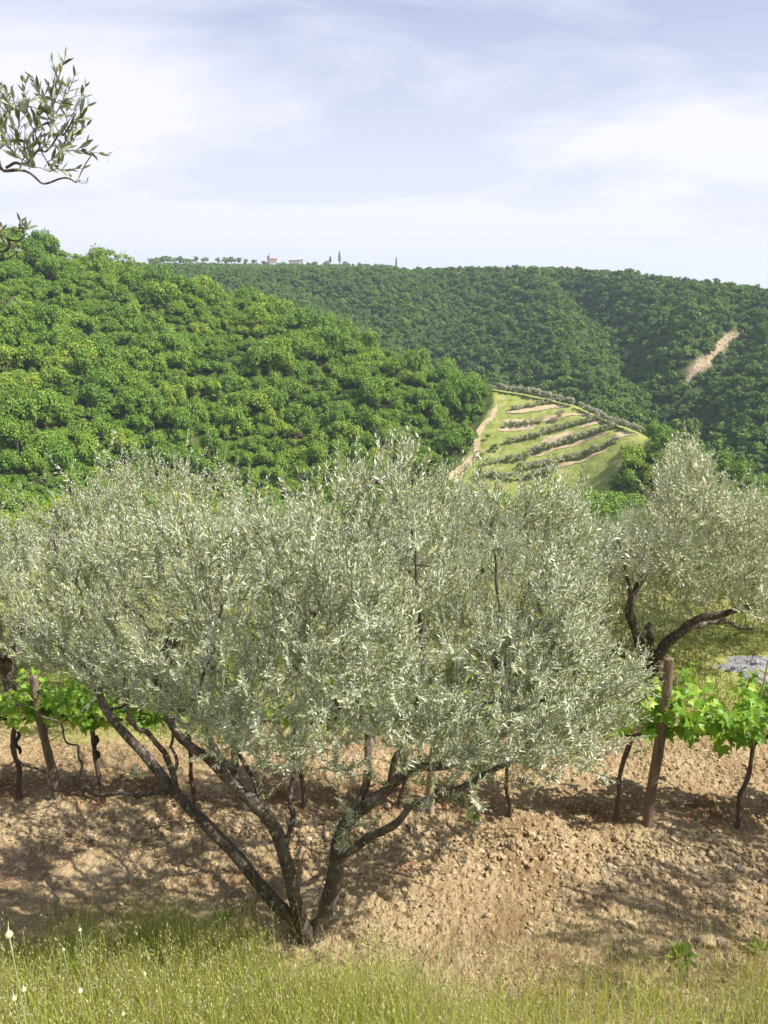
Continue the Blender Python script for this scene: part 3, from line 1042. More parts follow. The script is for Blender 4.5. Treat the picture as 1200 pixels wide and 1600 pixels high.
# separate skyline trees carry the far crowns
sky_px = [(238, 404, 8), (262, 400, 9), (272, 403, 7), (294, 404, 8), (307, 401, 6), (322, 402, 6), (352, 402, 9), (806, 409, 8), (985, 416, 10), (960, 420, 8), (690, 415, 6), (1120, 430, 7),
          (413, 408, 6), (443, 409, 6), (510, 408, 8), (540, 408, 7), (562, 411, 7), (588, 412, 6)]
protos = []
for i, (a, b, s_) in enumerate(sky_px):
    rr = 1250 if a < 620 else float(np.interp(math.atan2(*raydir(a, b)[:2]), CREST_B[0], CREST_B[1]))
    b = b + (4 if a > 620 else 0)
    d = raydir(a, b); h = math.hypot(d[0], d[1])
    x, y = d[0] / h * rr, d[1] / h * rr
    z = float(terrain(x, y))
    sc_ = s_ / 4.2 * rr / 1250
    ztop = CAMZ + d[2] / h * rr
    z = ztop - 6.6 * sc_
    where = ['leftmost', 'second', 'third', 'fourth', 'fifth', 'sixth'][i] + ' tree from the left along the distant skyline' if i < 6 else \
        ['broad pale tree on the skyline left of the distant church', 'small tree standing up alone on the ridge right of centre', 'largest dark tree on the right-hand skyline',
         'dark tree just left of the largest one on the right skyline', 'low tree on the skyline right of the last cypress', 'tree on the skyline far to the right',
         'dark bushy tree just left of the distant church', 'dark bushy tree between the church and the long white house', 'round tree at the foot of the small distant cypress',
         'round tree at the foot of the tall distant cypress', 'tree on the skyline right of the tall cypress', 'low round tree on the skyline left of the lone cypress'][i - 6]
    o = empty('skyline_tree', (x, y, z), where, 'tree', None, rng.rand() * 6, sc_)
    c = obj('crown', OAKFAR[i % 4], o)
    obj('trunk', OAKT, o)
    if i < 4:
        protos.append(c)
for a, b, s_ in [(245, 402, 8), (254, 401, 9), (280, 401, 9), (287, 403, 8), (316, 404, 5), (340, 403, 7), (361, 401, 9), (372, 403, 7), (384, 405, 6), (396, 406, 6), (482, 410, 6), (492, 409, 7)]:
    x, y, z = [float(v) for v in (raydir(a, b)[0] / math.hypot(*raydir(a, b)[:2]) * 1240, raydir(a, b)[1] / math.hypot(*raydir(a, b)[:2]) * 1240, 0)]
    sc_ = s_ / 4.2
    z = CAMZ + raydir(a, b)[2] / math.hypot(*raydir(a, b)[:2]) * 1240 - 6.6 * sc_
    o = empty('skyline_tree', (x, y, z), 'low round tree in the loose line along the distant ridge at left', 'tree', 'loose line of trees along the distant ridge', rng.rand() * 6, sc_)
    obj('crown', OAKFAR[int(a) % 4], o)
    obj('trunk', OAKT, o)
gn_wood('far_wood', np.stack([X, Y, Z], -1), scl, protos, 'dense blue-green wood covering the far hill')
# hedgerow trees on the plateau towards the village
n = 900
a = rng.uniform(225, 620, n); r_ = rng.uniform(860, 1290, n)
d = raydir(a, np.full(n, 410.)); h = np.hypot(d[:, 0], d[:, 1])
X = d[:, 0] / h * r_; Y = d[:, 1] / h * r_
keep = (fbm(X / 50, Y / 50, 55, 3) > -.04) | (r_ > 1180)
X, Y = X[keep], Y[keep]
gn_wood('plateau_wood', np.stack([X, Y, terrain(X, Y) - 2.4], -1), .55 + .45 * rng.rand(len(X)), protos, 'scattered low trees on the plateau towards the distant village')

# individual bushes in the picture's mid distance
def lone(name, a, b, mesh, s_, label, cat='tree', group=None, trunk=True, sz=None):
    q = terrain_hit([(a, b)])[0]
    o = empty(name, tuple(q), label, cat, group, rng.rand() * 6, (s_, s_, sz or s_))
    obj('crown', mesh, o)
    if trunk:
        obj('trunk', OAKT, o)
    return o


DEAD = crown_mesh('crown', 301, 9, 500, .26, M['dead_leaf'], rx=2.2, rz=3.6, cz=4.0)
DRY = crown_mesh('crown', 302, 7, 600, .3, M['dry_leaf'], rx=2.4, rz=1.6, cz=1.2)
SHR = crown_mesh('crown', 303, 8, 700, .3, M['shrub_leaf'], rx=2.4, rz=1.6, cz=1.3)
lone('dead_tree', 470, 702, DEAD, 1.0, 'brown bare-looking tree standing out in the green left hillside')
lone('dead_tree', 398, 638, DEAD, .8, 'smaller brown tree in the middle of the left hillside', sz=.8)
lone('shrub', 318, 712, DRY, .9, 'yellowish dry shrub in a small clearing low on the left hillside', 'shrub', trunk=False)
lone('shrub', 345, 718, DRY, .7, 'low dry shrub right of the yellowish one in the hillside clearing', 'shrub', trunk=False)
lone('shrub', 446, 694, DRY, .7, 'orange dry shrub just left of the brown dead tree', 'shrub', trunk=False)
lone('shrub', 762, 688, OAK[0], .38, 'dark green bush right of the dirt track bend', 'shrub', trunk=False)
lone('shrub', 774, 704, SHR, .9, 'bright green bush beside the dirt track on the olive hill', 'shrub', trunk=False)
lone('shrub', 752, 716, OAK[1], .33, 'small dark bush at the edge of the dirt track', 'shrub', trunk=False)
lone('shrub', 820, 716, OAK[2], .4, 'dark green bush left of the fifth row of hill olives', 'shrub', trunk=False)
lone('shrub', 814, 732, SHR, .8, 'light green bush below the fifth row of hill olives', 'shrub', trunk=False)

# olive rows on the terraced hill
FOL = [crown_mesh('hill_olive', 320 + i, 6, 520, .20, M['far_olive'], rx=1.5, rz=1.3, cz=1.55) for i in range(3)]
ROWS = [([(767, 598), (806, 606), (848, 615), (899, 622)], 6.2, 1.25, 'in the top band along the crest of the olive hill'),
        ([(782, 606), (820, 613), (860, 619), (893, 624)], 7, 1.2, 'in the second line just under the crest'),
        ([(800, 642), (842, 634), (893, 625)], 7, .8, 'in the line above the uppermost pale strip'),
        ([(908, 629), (950, 644), (980, 656), (1003, 667)], 6.5, 1.15, 'in the line down the right edge of the olive hill'),
        ([(918, 634), (946, 648), (966, 657)], 8, 1.0, 'in the short inner line beside the right-edge line'),
        ([(790, 668), (812, 666), (850, 660)], 8, .85, 'in the short left line above the third pale strip'),
        ([(797, 694), (845, 682), (890, 667), (944, 655)], 6.8, 1.0, 'in the fourth line from the top'),
        ([(826, 712), (875, 697), (920, 682), (982, 664)], 6.6, 1.08, 'in the long fifth line of thick crowns'),
        ([(824, 734), (875, 724), (920, 712), (968, 690)], 6.6, 1.08, 'in the sixth line, above the lowest grass slope'),
        ([(760, 726), (800, 722), (826, 716)], 8, 1.0, 'in the line left of the fifth, near the dirt track'),
        ([(750, 745), (815, 751), (862, 742)], 7, 1.1, 'in the lowest line of the olive hill')]
for pts, stp, s_, nm in ROWS:
    pts = np.array(pts, float)
    L_ = np.concatenate([[0], np.cumsum(np.hypot(*np.diff(pts, axis=0).T))])
    t = np.arange(0, L_[-1], stp)
    t = t + (rng.rand(len(t)) - .5) * stp * .3
    a = np.interp(t, L_, pts[:, 0]); b = np.interp(t, L_, pts[:, 1])
    Q = terrain_hit(list(zip(a, b)))
    for q in Q:
        k = s_ * (.8 + .4 * rng.rand())
        tag(obj('hill_olive_tree', FOL[rng.randint(3)], None, (q[0], q[1], q[2] - .1), rng.rand() * 6.28, (k, k, k * (.8 + .25 * rng.rand()))),
            'small grey hill olive, ' + nm, 'olive tree', 'hill olives, ' + nm)
q = terrain_hit([(875, 656)])[0]
tag(obj('hill_olive_tree', FOL[0], None, tuple(q), 0, 1.45), 'lone round grey olive tree on the grass slope between two pale terrace strips', 'olive tree')

# the village on the ridge
def at_ridge(a, b, rr):
    d = raydir(a, b); h = math.hypot(d[0], d[1])
    return d[0] / h * rr, d[1] / h * rr, CAMZ + d[2] / h * rr


def gable(b, cx, cy, z0, sx, sy, h, rise):
    v = np.array([[-.5, -.5, 0], [.5, -.5, 0], [.5, .5, 0], [-.5, .5, 0], [-.5, 0, 1], [.5, 0, 1]], float) * [sx, sy, rise] + [cx, cy, z0 + h]
    b.add(v, [np.array([[0, 1, 5, 4], [2, 3, 4, 5]]), np.array([[0, 4, 3], [1, 2, 5]])])


VS = .8
PXM = 1300 / FPX   # metres per photo pixel at the ridge
x, y, z = at_ridge(421, 410, 1300)
ch = empty('church', (x, y, z), 'small distant church with a bell tower and a red roof on the ridge', 'church')
b = MB(); b.box(-2, 0, 3, 4.6, 4.6, 16); b.build('tower', [M['stone_wall']], ch)
b = MB(); b.tube([(-.2, 0, 11), (-.2, 0, 14), (-.2, 0, 18.5)], [1.5, 1.2, .15], 8); b.box(-2, 0, 11.3, 5.4, 5.4, .7); b.build('spire', [M['stone_wall']], ch)
b = MB(); b.box(7.5, 2, 2.2, 14, 8, 7); b.build('nave', [M['plaster']], ch)
b = MB(); gable(b, 7.5, 2, -1.2, 15, 9, 7.0, 2.6); b.build('roof', [M['roof_tile']], ch)
ch.scale = (VS, VS, VS)
for k in (-1, 1):
    b = MB(); b.box(-2 + k * 1.0, -2.32, 8.6, .9, .12, 2.0); b.build('window', [M['window_dark']], ch)
x, y, z = at_ridge(462, 411, 1300)
hs = empty('house', (x, y, z), 'long low white house on the distant ridge, right of the church', 'house')
b = MB(); b.box(-2, 0, 1.2, 17, 8, 6.5); b.box(8, 1, 1.8, 8, 8, 7.6); b.build('wall', [M['plaster']], hs)
b = MB(); gable(b, -2, 0, -2.0, 18, 9, 6.5, 1.3); gable(b, 8, 1, -2.0, 9, 9, 7.65, 1.5); b.build('roof', [M['plaster']], hs)
for k in range(5):
    b = MB(); b.box(-9 + k * 3.4, -4.05, 2.4, 1.0, .12, 1.4); b.build('window', [M['window_dark']], hs)
x, y, z = at_ridge(303, 409, 1300)
hs = empty('house', (x, y, z), 'tiny pale house on the ridge at the far left, among round trees', 'house')
b = MB(); b.box(0, 0, 1.0, 13, 7, 4); b.build('wall', [M['plaster']], hs)
b = MB(); gable(b, 0, 0, -1, 14, 8, 4, 1.2); b.build('roof', [M['roof_tile']], hs)


def cypress(a, b_, hpx, w, label):
    x, y, z = at_ridge(a, b_, 1290)
    o = empty('cypress', (x, y, z), label, 'cypress')
    rg = np.random.RandomState(int(a))
    n = 420; h = hpx * PXM
    t = rg.rand(n) ** .8
    rad = w * np.minimum(1, t * 6) * (1 - t) ** .75
    an = rg.rand(n) * 2 * PI
    C = np.stack([rad * np.cos(an), rad * np.sin(an), t * h - 1], -1)
    nr_ = norm(np.stack([np.cos(an), np.sin(an), .4 + 0 * an], -1) + .5 * rg.randn(n, 3))
    u = norm(np.cross(nr_, rg.randn(n, 3))); v = np.cross(nr_, u)
    s2 = .55
    V = C[:, None] + s2 * np.stack([u, v, -u, -v], 1)
    obj('crown', mesh_np('crown', V.reshape(-1, 3), np.arange(n * 4).reshape(n, 4), [M['conifer']]), o)
    mb2 = MB(); mb2.tube([(0, 0, -3), (0, 0, h * .5), (0, 0, h * .9)], [.5, .35, .1], 6); mb2.build('trunk', [M['vine_bark']], o)


cypress(516, 409, 9, 2.2, 'smaller of the two neighbouring cypresses on the ridge')
cypress(530.5, 409, 16, 2.9, 'tallest dark pointed cypress on the distant ridge')
cypress(619, 413, 11, 1.5, 'slim lone cypress on the ridge, right of the tall one')


# ------------------------------------------------------------------ olive trees near the camera
def leaf_geo(pos, d, nrm, length, width, rg, detail):
    n = len(pos)
    s_ = norm(np.cross(d, nrm))
    Lh = length[:, None]; Wd = width[:, None]
    cv = nrm * (Lh * (.10 * (rg.rand(n, 1) - .3)))
    if detail:
        fold = nrm * Wd * .12
        V = np.stack([pos, pos + d * Lh * .35 + s_ * Wd * .5 + fold, pos + d * Lh * .35 - s_ * Wd * .5 + fold,
                      pos + d * Lh * .68 + s_ * Wd * .42 - cv + fold, pos + d * Lh * .68 - s_ * Wd * .42 - cv + fold, pos + d * Lh - cv * 3], 1)
        F4 = np.array([[1, 2, 4, 3]]); F3 = np.array([[0, 2, 1], [3, 4, 5]])
        off = (np.arange(n) * 6)[:, None, None]
        return V.reshape(-1, 3), [(F3[None] + off).reshape(-1, 3), (F4[None] + off).reshape(-1, 4)]
    V = np.stack([pos, pos + d * Lh * .5 + s_ * Wd * .55, pos + d * Lh, pos + d * Lh * .5 - s_ * Wd * .55], 1)
    return V.reshape(-1, 3), [np.arange(n * 4).reshape(n, 4)[:, ::-1]]


class Olive:
    def __init__(s, seed):
        s.rg = np.random.RandomState(seed); s.slim = 1.0
        s.trunk = MB(); s.twig = MB(); s.leaf = MB(); s.bud = MB()
        s.P = np.zeros((60000, 3)); s.R = np.zeros(60000); s.n = 0

    def limb(s, pts, r0, r1, use_from=.3, sides=10, n=40):
        pts = catmull(np.array(pts, float), n)
        if len(pts) > 6:
            w = np.linspace(0, 1, len(pts))[:, None]
            pts = pts + .010 * np.sin(w * 23 + s.rg.rand(3) * 6) * np.minimum(1, w * 5)
        rr = np.linspace(r0, r1, len(pts)) * s.slim
        s.trunk.tube(pts, rr, sides, .26, s.rg.randint(999))
        k = int(len(pts) * use_from)
        m = len(pts) - k
        s.P[s.n:s.n + m] = pts[k:]; s.R[s.n:s.n + m] = rr[k:]; s.n += m

    def grow(s, targets, leaf_len=.052, leaf_w=.012, shoots=3, shoot_len=(.12, .30), pitch=.017, up=.55, detail=True, budp=.12, center=None, leafy=.6):
        rg = s.rg
        tg = np.array(targets)
        d0 = np.array([np.min(((s.P[:s.n] - t) ** 2).sum(1)) for t in tg])
        tg = tg[np.argsort(d0)]
        c = tg.mean(0) if center is None else np.array(center)
        shp = []          # (start, dir, len, bend)
        for t in tg:
            v = t - s.P[:s.n]
            d = np.sqrt((v ** 2).sum(1)) + .6 * np.clip(-v[:, 2], 0, None) - .8 * np.minimum(s.R[:s.n], .02)
            i = int(np.argmin(d))
            a = s.P[i]; ln = np.linalg.norm(t - a)
            if ln < .006:
                continue
            m1 = a + (t - a) * .35 + rg.randn(3) * ln * .10
            m2 = a + (t - a) * .7 + rg.randn(3) * ln * .09 - [0, 0, .05 * ln]
            pts = catmull([a, m1, m2, t], 6 if ln < .4 else 12)
            r0 = min(s.R[i] * .75, .0022 + .011 * ln); r1 = .0016
            rr = np.linspace(r0, r1, len(pts))
            (s.twig).tube(pts, rr, 5 if r0 > .005 else 3, 0, 0, cap=False)
            k = max(2, int(ln / .07))
            tt = np.linspace(.15, 1, k)
            f = np.linspace(0, 1, len(pts))
            q = np.stack([np.interp(tt, f, pts[:, j]) for j in range(3)], -1)
            if s.n + k < 60000:
                s.P[s.n:s.n + k] = q; s.R[s.n:s.n + k] = np.interp(tt, f, rr); s.n += k
            dr = norm(pts[-1] - pts[-3])
            b0 = pts[int(len(pts) * (1 - leafy))]
            shp.append((b0, norm(t - b0), np.linalg.norm(t - b0), 0.0, 0))
            out = norm(t - c)
            for k2 in range(shoots):
                st = t if k2 == 0 else np.stack([np.interp(1 - .5 * rg.rand(), f, pts[:, j]) for j in range(3)])
                dd = norm(dr * .5 + np.array([0, 0, up * (.4 + 1.2 * rg.rand())]) + out * .45 + rg.randn(3) * .38)
                shp.append((st, dd, rg.uniform(*shoot_len), rg.uniform(-.1, .35), 1))
        pos = []; dirs = []; nr_ = []; ll = []
        for st, dd, ln, bend, isx in shp:
            k = max(2, int(ln / pitch))
            tt = (np.arange(k) + .5) / k
            side = norm(np.cross(dd, rg.randn(3)))
            curvev = (np.array([0, 0, 1.0]) * bend) * ln
            if isx:
                a3 = np.stack([st, st + dd * ln * .5 + curvev * .25, st + dd * ln + curvev])
                s.twig.tube(a3, [.0017, .0013, .0008], 3, cap=False)
            p = st[None] + dd[None] * (tt * ln)[:, None] + curvev[None] * (tt ** 2)[:, None]
            tan = norm(dd[None] * ln + 2 * curvev[None] * tt[:, None])
            s1 = norm(np.cross(tan, side)); s2 = np.cross(tan, s1)
            alt = (np.arange(k) % 2)[:, None]
            pv = np.where(alt == 0, s1, s2)
            for sg in (1, -1):
                a = np.radians(rg.uniform(16, 52, k))[:, None]
                q = norm(pv * sg + rg.randn(k, 3) * .22)
                ld = norm(tan * np.cos(a) + q * np.sin(a))
                nn = norm(tan - ld * (tan * ld).sum(-1, keepdims=True) + .25 * rg.randn(k, 3))
                keep = rg.rand(k) > .08
                pos.append(p[keep]); dirs.append(ld[keep]); nr_.append(nn[keep])
                ll.append((leaf_len * (.65 + .5 * rg.rand(k)) * (1 - .45 * tt ** 3))[keep])
        pos = np.concatenate(pos); dirs = np.concatenate(dirs); nr_ = np.concatenate(nr_); ll = np.concatenate(ll)
        s.leaf.add(*leaf_geo(pos, dirs, nr_, ll, ll * (leaf_w / leaf_len) * (.85 + .35 * rg.rand(len(ll))), rg, detail))
        if budp:
            m = rg.rand(len(pos)) < budp
            bp_ = pos[m] + dirs[m] * .008 + nr_[m] * .006
            nb = len(bp_)
            if nb:
                axis = norm(dirs[m] + nr_[m] + .4 * rg.randn(nb, 3)); u = norm(np.cross(axis, rg.randn(nb, 3))); v = np.cross(axis, u)
                L2 = rg.uniform(.010, .022, nb)[:, None]; W2 = rg.uniform(.0025, .0045, nb)[:, None]
                V = np.stack([bp_, bp_ + axis * L2 * .5 + u * W2, bp_ + axis * L2 * .5 - u * W2 * .5 + v * W2 * .87, bp_ + axis * L2 * .5 - u * W2 * .5 - v * W2 * .87, bp_ + axis * L2], 1)
                F3 = np.array([[0, 2, 1], [0, 3, 2], [0, 1, 3], [4, 1, 2], [4, 2, 3], [4, 3, 1]])
                s.bud.add(V.reshape(-1, 3), (F3[None] + (np.arange(nb) * 5)[:, None, None]).reshape(-1, 3))
        return len(pos)

    def meshes(s, leafmat):
        out = [('trunk', s.trunk.mesh('trunk', [M['bark']], True)), ('branches', s.twig.mesh('branches', [M['twig']], False)),
               ('foliage', s.leaf.mesh('foliage', [leafmat]))]
        if s.bud.n:
            out.append(('flower_buds', s.bud.mesh('flower_buds', [M['bud']])))
        return out


def pp(l):
    return [P(a, b, y) for a, b, y in l]


# --- main olive tree
T = Olive(5); T.slim = .86
gz = float(H(-.47, 3.93))
base = P(482, 1488, 3.95); base[2] = gz - .05
T.limb([base, base + [0, 0, .12], P(488, 1452, 3.95)], .085, .07, 1, 12, 10)
T.limb([base + [.0, 0, .02]] + pp([(452, 1432, 3.93), (435, 1412, 3.92), (375, 1345, 3.9), (310, 1275, 3.9), (265, 1225, 3.95), (215, 1170, 4.0), (175, 1120, 4.0), (150, 1065, 4.05), (125, 1035, 4.1), (75, 1038, 4.12)]), .050, .017, .45)
T.limb(pp([(150, 1065, 4.05), (140, 1028, 4.1), (128, 960, 4.2), (120, 890, 4.2)]), .015, .006, .2, 7)
T.limb(pp([(170, 1112, 4.0), (200, 1090, 4.05), (160, 1040, 4.1), (130, 1005, 4.1)]), .013, .006, .4, 7)
T.limb(pp([(277, 1238, 3.93), (262, 1185, 3.9), (235, 1150, 3.8), (205, 1125, 3.7), (195, 1060, 3.6)]), .021, .010, .4, 8)
T.limb(pp([(272, 1232, 3.95), (275, 1195, 4.05), (268, 1150, 4.2), (285, 1090, 4.3)]), .014, .008, .4, 7)
T.limb(pp([(262, 1238, 3.95), (215, 1240, 4.0), (160, 1243, 4.05), (130, 1225, 4.1), (90, 1232, 4.1), (65, 1208, 4.1), (28, 1182, 4.1)]), .018, .006, 1, 8)
T.limb(pp([(123, 1224, 4.1), (126, 1180, 4.1), (108, 1158, 4.1), (78, 1120, 4.1), (15, 1100, 4.15)]), .010, .004, 1, 6)
T.limb([base] + pp([(462, 1420, 3.9), (450, 1345, 3.85), (435, 1308, 3.85), (402, 1262, 3.85), (375, 1230, 3.85), (345, 1205, 3.8), (310, 1178, 3.75), (285, 1150, 3.75), (258, 1110, 3.75), (240, 1060, 3.7), (215, 1010, 3.7)]), .055, .014, .45)
T.limb(pp([(447, 1328, 3.86), (456, 1272, 3.9), (455, 1220, 3.95), (462, 1130, 4.1), (458, 1040, 4.3), (440, 950, 4.4)]), .021, .008, .5, 8)
T.limb(pp([(447, 1328, 3.86), (424, 1282, 3.9), (400, 1232, 3.95), (385, 1195, 4.0), (350, 1130, 4.2), (355, 1040, 4.35)]), .019, .008, .5, 8)
T.limb(pp([(375, 1230, 3.86), (358, 1195, 3.95), (335, 1172, 4.0), (325, 1100, 4.1), (335, 1000, 4.3), (320, 900, 4.5)]), .026, .008, .3, 8)
T.limb(pp([(258, 1110, 3.75), (300, 1100, 3.6), (330, 1020, 3.4), (345, 940, 3.3)]), .012, .006, .3, 7)
T.limb([base + [.02, 0, .02]] + pp([(508, 1430, 3.95), (520, 1370, 3.95), (531, 1320, 3.97), (556, 1270, 4.0), (600, 1235, 4.05), (650, 1205, 4.1), (700, 1190, 4.1), (760, 1160, 4.1), (830, 1110, 4.15), (900, 1050, 4.3)]), .062, .014, .42, 12)
T.limb(pp([(543, 1292, 4.0), (565, 1240, 4.05), (576, 1190, 4.1), (570, 1140, 4.2), (558, 1070, 4.3), (560, 980, 4.5), (570, 890, 4.6)]), .034, .009, .35)
T.limb(pp([(562, 1262, 4.0), (608, 1226, 4.0), (622, 1180, 3.95), (640, 1140, 3.9), (655, 1090, 3.85), (660, 1000, 3.85), (650, 900, 3.9), (640, 800, 3.9)]), .028, .007, .35)
T.limb(pp([(528, 1338, 3.95), (575, 1312, 3.9), (620, 1282, 3.85), (660, 1250, 3.8), (740, 1222, 3.7), (800, 1185, 3.6), (850, 1130, 3.6)]), .034, .010, .5)
T.limb(pp([(640, 1140, 3.9), (700, 1118, 3.8), (760, 1102, 3.7), (830, 1070, 3.7)]), .015, .007, .2, 7)
T.limb(pp([(700, 1190, 4.1), (725, 1130, 4.3), (760, 1050, 4.5), (780, 950, 4.7), (770, 860, 4.8)]), .020, .007, .2, 8)
T.limb(pp([(570, 1140, 4.2), (520, 1090, 4.0), (490, 1010, 3.8), (480, 930, 3.6)]), .015, .006, .2, 7)
T.limb(pp([(830, 1110, 4.15), (870, 1030, 4.3), (890, 950, 4.5)]), .012, .006, .2, 7)
T.limb(pp([(634, 1288, 3.85), (650, 1310, 3.8), (668, 1332, 3.75)]), .008, .003, 1, 5)
rg = np.random.RandomState(21)
n = 10500
px = rg.uniform(40, 985, n); py = rg.uniform(700, 1215, n)
top = np.interp(px, [40, 100, 200, 300, 420, 520, 590, 640, 700, 780, 860, 940, 1015], [930, 870, 830, 830, 820, 780, 735, 735, 775, 790, 775, 850, 930])
bot = np.interp(px, [40, 150, 250, 330, 420, 500, 600, 700, 780, 880, 960, 1015], [1040, 1075, 1110, 1165, 1175, 1195, 1165, 1205, 1205, 1205, 1185, 1140])
hd = 1.15 * np.sqrt(np.clip(1 - ((px - 530) / 520) ** 2, .12, 1))
yy = 4.2 + (rg.rand(n) * 2 - 1) * hd
C = P(px, py, yy)
# less at the heart of the crown; leave gaps between clumps
gap = fbm(C[:, 0] * 2.6 + C[:, 2], C[:, 1] * 2.6 + C[:, 2] * 2.4, 91, 2)
e = ((C[:, 0] + .25) / 2.1) ** 2 + ((yy - 4.25) / 1.25) ** 2 + ((C[:, 2] - 2.1) / 1.15) ** 2
ok = (py > top) & (py < bot) & (C[:, 2] < 3.35) & (C[:, 2] > .85) & (gap > -.065) & (rg.rand(n) < .35 + e)
low = C[:, 2] < 1.55
ok &= ~low | (rg.rand(n) < .8)
ok &= ~((px > 925) & (py > 860) & (py < 1045))
C = C[ok][:1300]
vx = rg.uniform(330, 930, 90); vy = rg.uniform(1130, 1235, 90); vy = np.minimum(vy, np.interp(vx, [330, 430, 560, 700, 930], [1190, 1200, 1235, 1250, 1205]))
C = np.vstack([C, P(vx, vy, 4.0 + .45 * rg.randn(90).clip(-1.5, 1.5))])
nl = T.grow(C, .041, .0086, 3, (.10, .29), .0125, 1.0, True, .10)
# tall leading shoots above the crown and a leafy sprout low on the right limb
tall = pp([(612, 705, 4.2), (596, 715, 4.1), (640, 720, 4.3), (655, 738, 4.25), (575, 755, 4.0), (720, 740, 4.4), (860, 750, 4.4), (905, 765, 4.3), (830, 762, 4.5), (300, 790, 4.5), (145, 850, 4.3), (740, 748, 4.0)])
T.grow(tall, .052, .0125, 2, (.08, .16), .019, 1.3, True, 0)
spr = pp([(560, 1290, 3.85), (545, 1270, 3.85), (530, 1300, 3.8), (575, 1285, 3.8), (548, 1322, 3.8), (685, 1230, 3.6), (660, 1262, 3.65), (700, 1250, 3.7), (455, 1190, 3.9), (470, 1175, 3.95), (445, 1165, 3.9), (215, 1215, 3.9), (640, 1250, 3.7), (735, 1275, 3.9), (850, 1215, 4.0), (1005, 1185, 4.5), (960, 1170, 4.4)])
T.grow(spr, .055, .012, 3, (.05, .12), .016, .6, True, 0)
print('leaves on main tree', nl)
root = empty('olive_tree', tuple(base), 'large silvery olive tree with three leaning trunks at the front of the vineyard', 'olive tree')
for nm, me in T.meshes(M['olive_leaf']):
    o = obj(nm, me, root); o.location = -Vector(base)


# --- olives behind
def back_olive(seed, R_=1.35, top=2.6, mat='olive_leaf', ntar=600, spread=1.0):
    t = Olive(seed); rg = t.rg
    t.limb([(0, 0, -.25), (.02, 0, .2), (.05, .02, .55)], .10, .075, 1, 10, 10)
    for k in range(5):
        a = k * 1.256 + rg.rand() * .6
        c_, s_ = math.cos(a), math.sin(a)
        t.limb([(.04, .02, .5), (.22 * c_, .22 * s_, .85), (.5 * c_ * spread, .5 * s_ * spread, 1.2), (.75 * c_ * R_, .75 * s_ * R_, top * .66), (.82 * c_ * R_, .82 * s_ * R_, top * .82)], .055, .012, .3, 8, 24)
    n = ntar * 3
    C = rg.randn(n, 3); C = norm(C) * (rg.rand(n, 1) ** .42)
    C = C * [R_, R_, (top - .9) / 2] + [0, 0, (top + .75) / 2]
    gp = fbm(C[:, 0] * 2.2 + 3, C[:, 1] * 2.2 + C[:, 2] * 2, seed, 2)
    C = C[gp > -.12][:ntar]
    t.grow(C, .047, .0115, 3, (.12, .30), .0185, .9, False, .16)
    up_ = [(rg.uniform(-.7, .7) * R_, rg.uniform(-.6, .6) * R_, top + rg.uniform(-.05, .22)) for _ in range(10)]
    t.grow(up_, .055, .014, 1, (.08, .16), .024, 1.2, False, 0)
    return t.meshes(M[mat])


VA = back_olive(31)
VB = back_olive(32, 1.45, 2.55, 'olive_leaf')
VC = back_olive(33, 1.4, 2.6, 'olive_leaf_pale')


def put_olive(mes, a, y, top_py, label, rz, group=None, k=None):
    q = P(a, top_py, y)
    z0 = float(terrain(q[0], y)) if y > 13 else float(H(q[0], y))
    k = (q[2] - z0) / 2.65
    o = empty('olive_tree', (q[0], y, z0 - .03), label, 'olive tree', group, rz, k)
    for nm, me in mes:
        obj(nm, me, o)
    return o


put_olive(VA, 235, 7.1, 715, 'silvery olive tree behind the front one, its tall shoots against the left hillside', .3)
put_olive(VB, -30, 6.9, 775, 'olive tree cut off by the left edge of the photo, behind the vine row', 1.7)
put_olive(VB, 470, 8.2, 785, 'lower olive tree showing over the middle of the front crown, below the wood', 4.0)
put_olive(VA, 700, 8.6, 745, 'olive tree right behind the top of the front crown, under the dirt track', 2.2)
put_olive(VB, 880, 9.2, 775, 'olive tree behind the right shoulder of the front crown, under the terraces', 5.2)
put_olive(VC, 1245, 8.9, 775, 'pale flowering olive tree cut off by the right edge of the photo', 3.0)
put_olive(VB, 350, 10.6, 790, 'furthest olive tree on the left, half hidden behind two nearer ones', 1.0)
put_olive(VA, 800, 6.9, 830, 'low olive tree filling the gap behind the right half of the front crown', 3.6)
put_olive(VC, 1010, 11.0, 790, 'furthest olive tree on the right, seen left of the pale flowering one', .5)

# --- the right-hand olive with the dark forked trunk
T = Olive(44)
bs = P(1012, 1085, 7.2); bs[2] = float(H(bs[0], 7.2)) - .05
T.limb([bs, bs + [0, 0, .25]] + pp([(1022, 1040, 7.2)]), .11, .085, 1, 10, 12)
T.limb(pp([(1018, 1050, 7.2), (1038, 1012, 7.15), (1062, 988, 7.1), (1100, 965, 7.0), (1150, 955, 6.9), (1200, 940, 6.9)]), .062, .022, .3, 10)
T.limb(pp([(1062, 988, 7.1), (1095, 975, 7.15), (1130, 972, 7.2), (1175, 985, 7.2)]), .04, .015, .3, 8)
T.limb(pp([(1014, 1060, 7.2), (1000, 1010, 7.2), (985, 960, 7.25), (992, 925, 7.3), (1012, 890, 7.3), (1040, 865, 7.3), (1065, 835, 7.3), (1080, 780, 7.3)]), .06, .015, .4, 9)
T.limb(pp([(1005, 1030, 7.2), (990, 985, 7.1), (980, 900, 7.0), (960, 830, 7.0)]), .035, .010, .4, 8)
T.limb(pp([(1022, 1040, 7.2), (1016, 1000, 7.15), (1013, 975, 7.1)]), .035, .028, 1, 8, 10)
T.limb(pp([(945, 1000, 6.9), (940, 975, 6.9), (933, 955, 6.9)]), .03, .024, 1, 8, 10)
T.limb(pp([(1018, 1050, 7.2), (985, 1030, 7.0), (945, 1000, 6.9)]), .035, .03, 1, 8, 10)
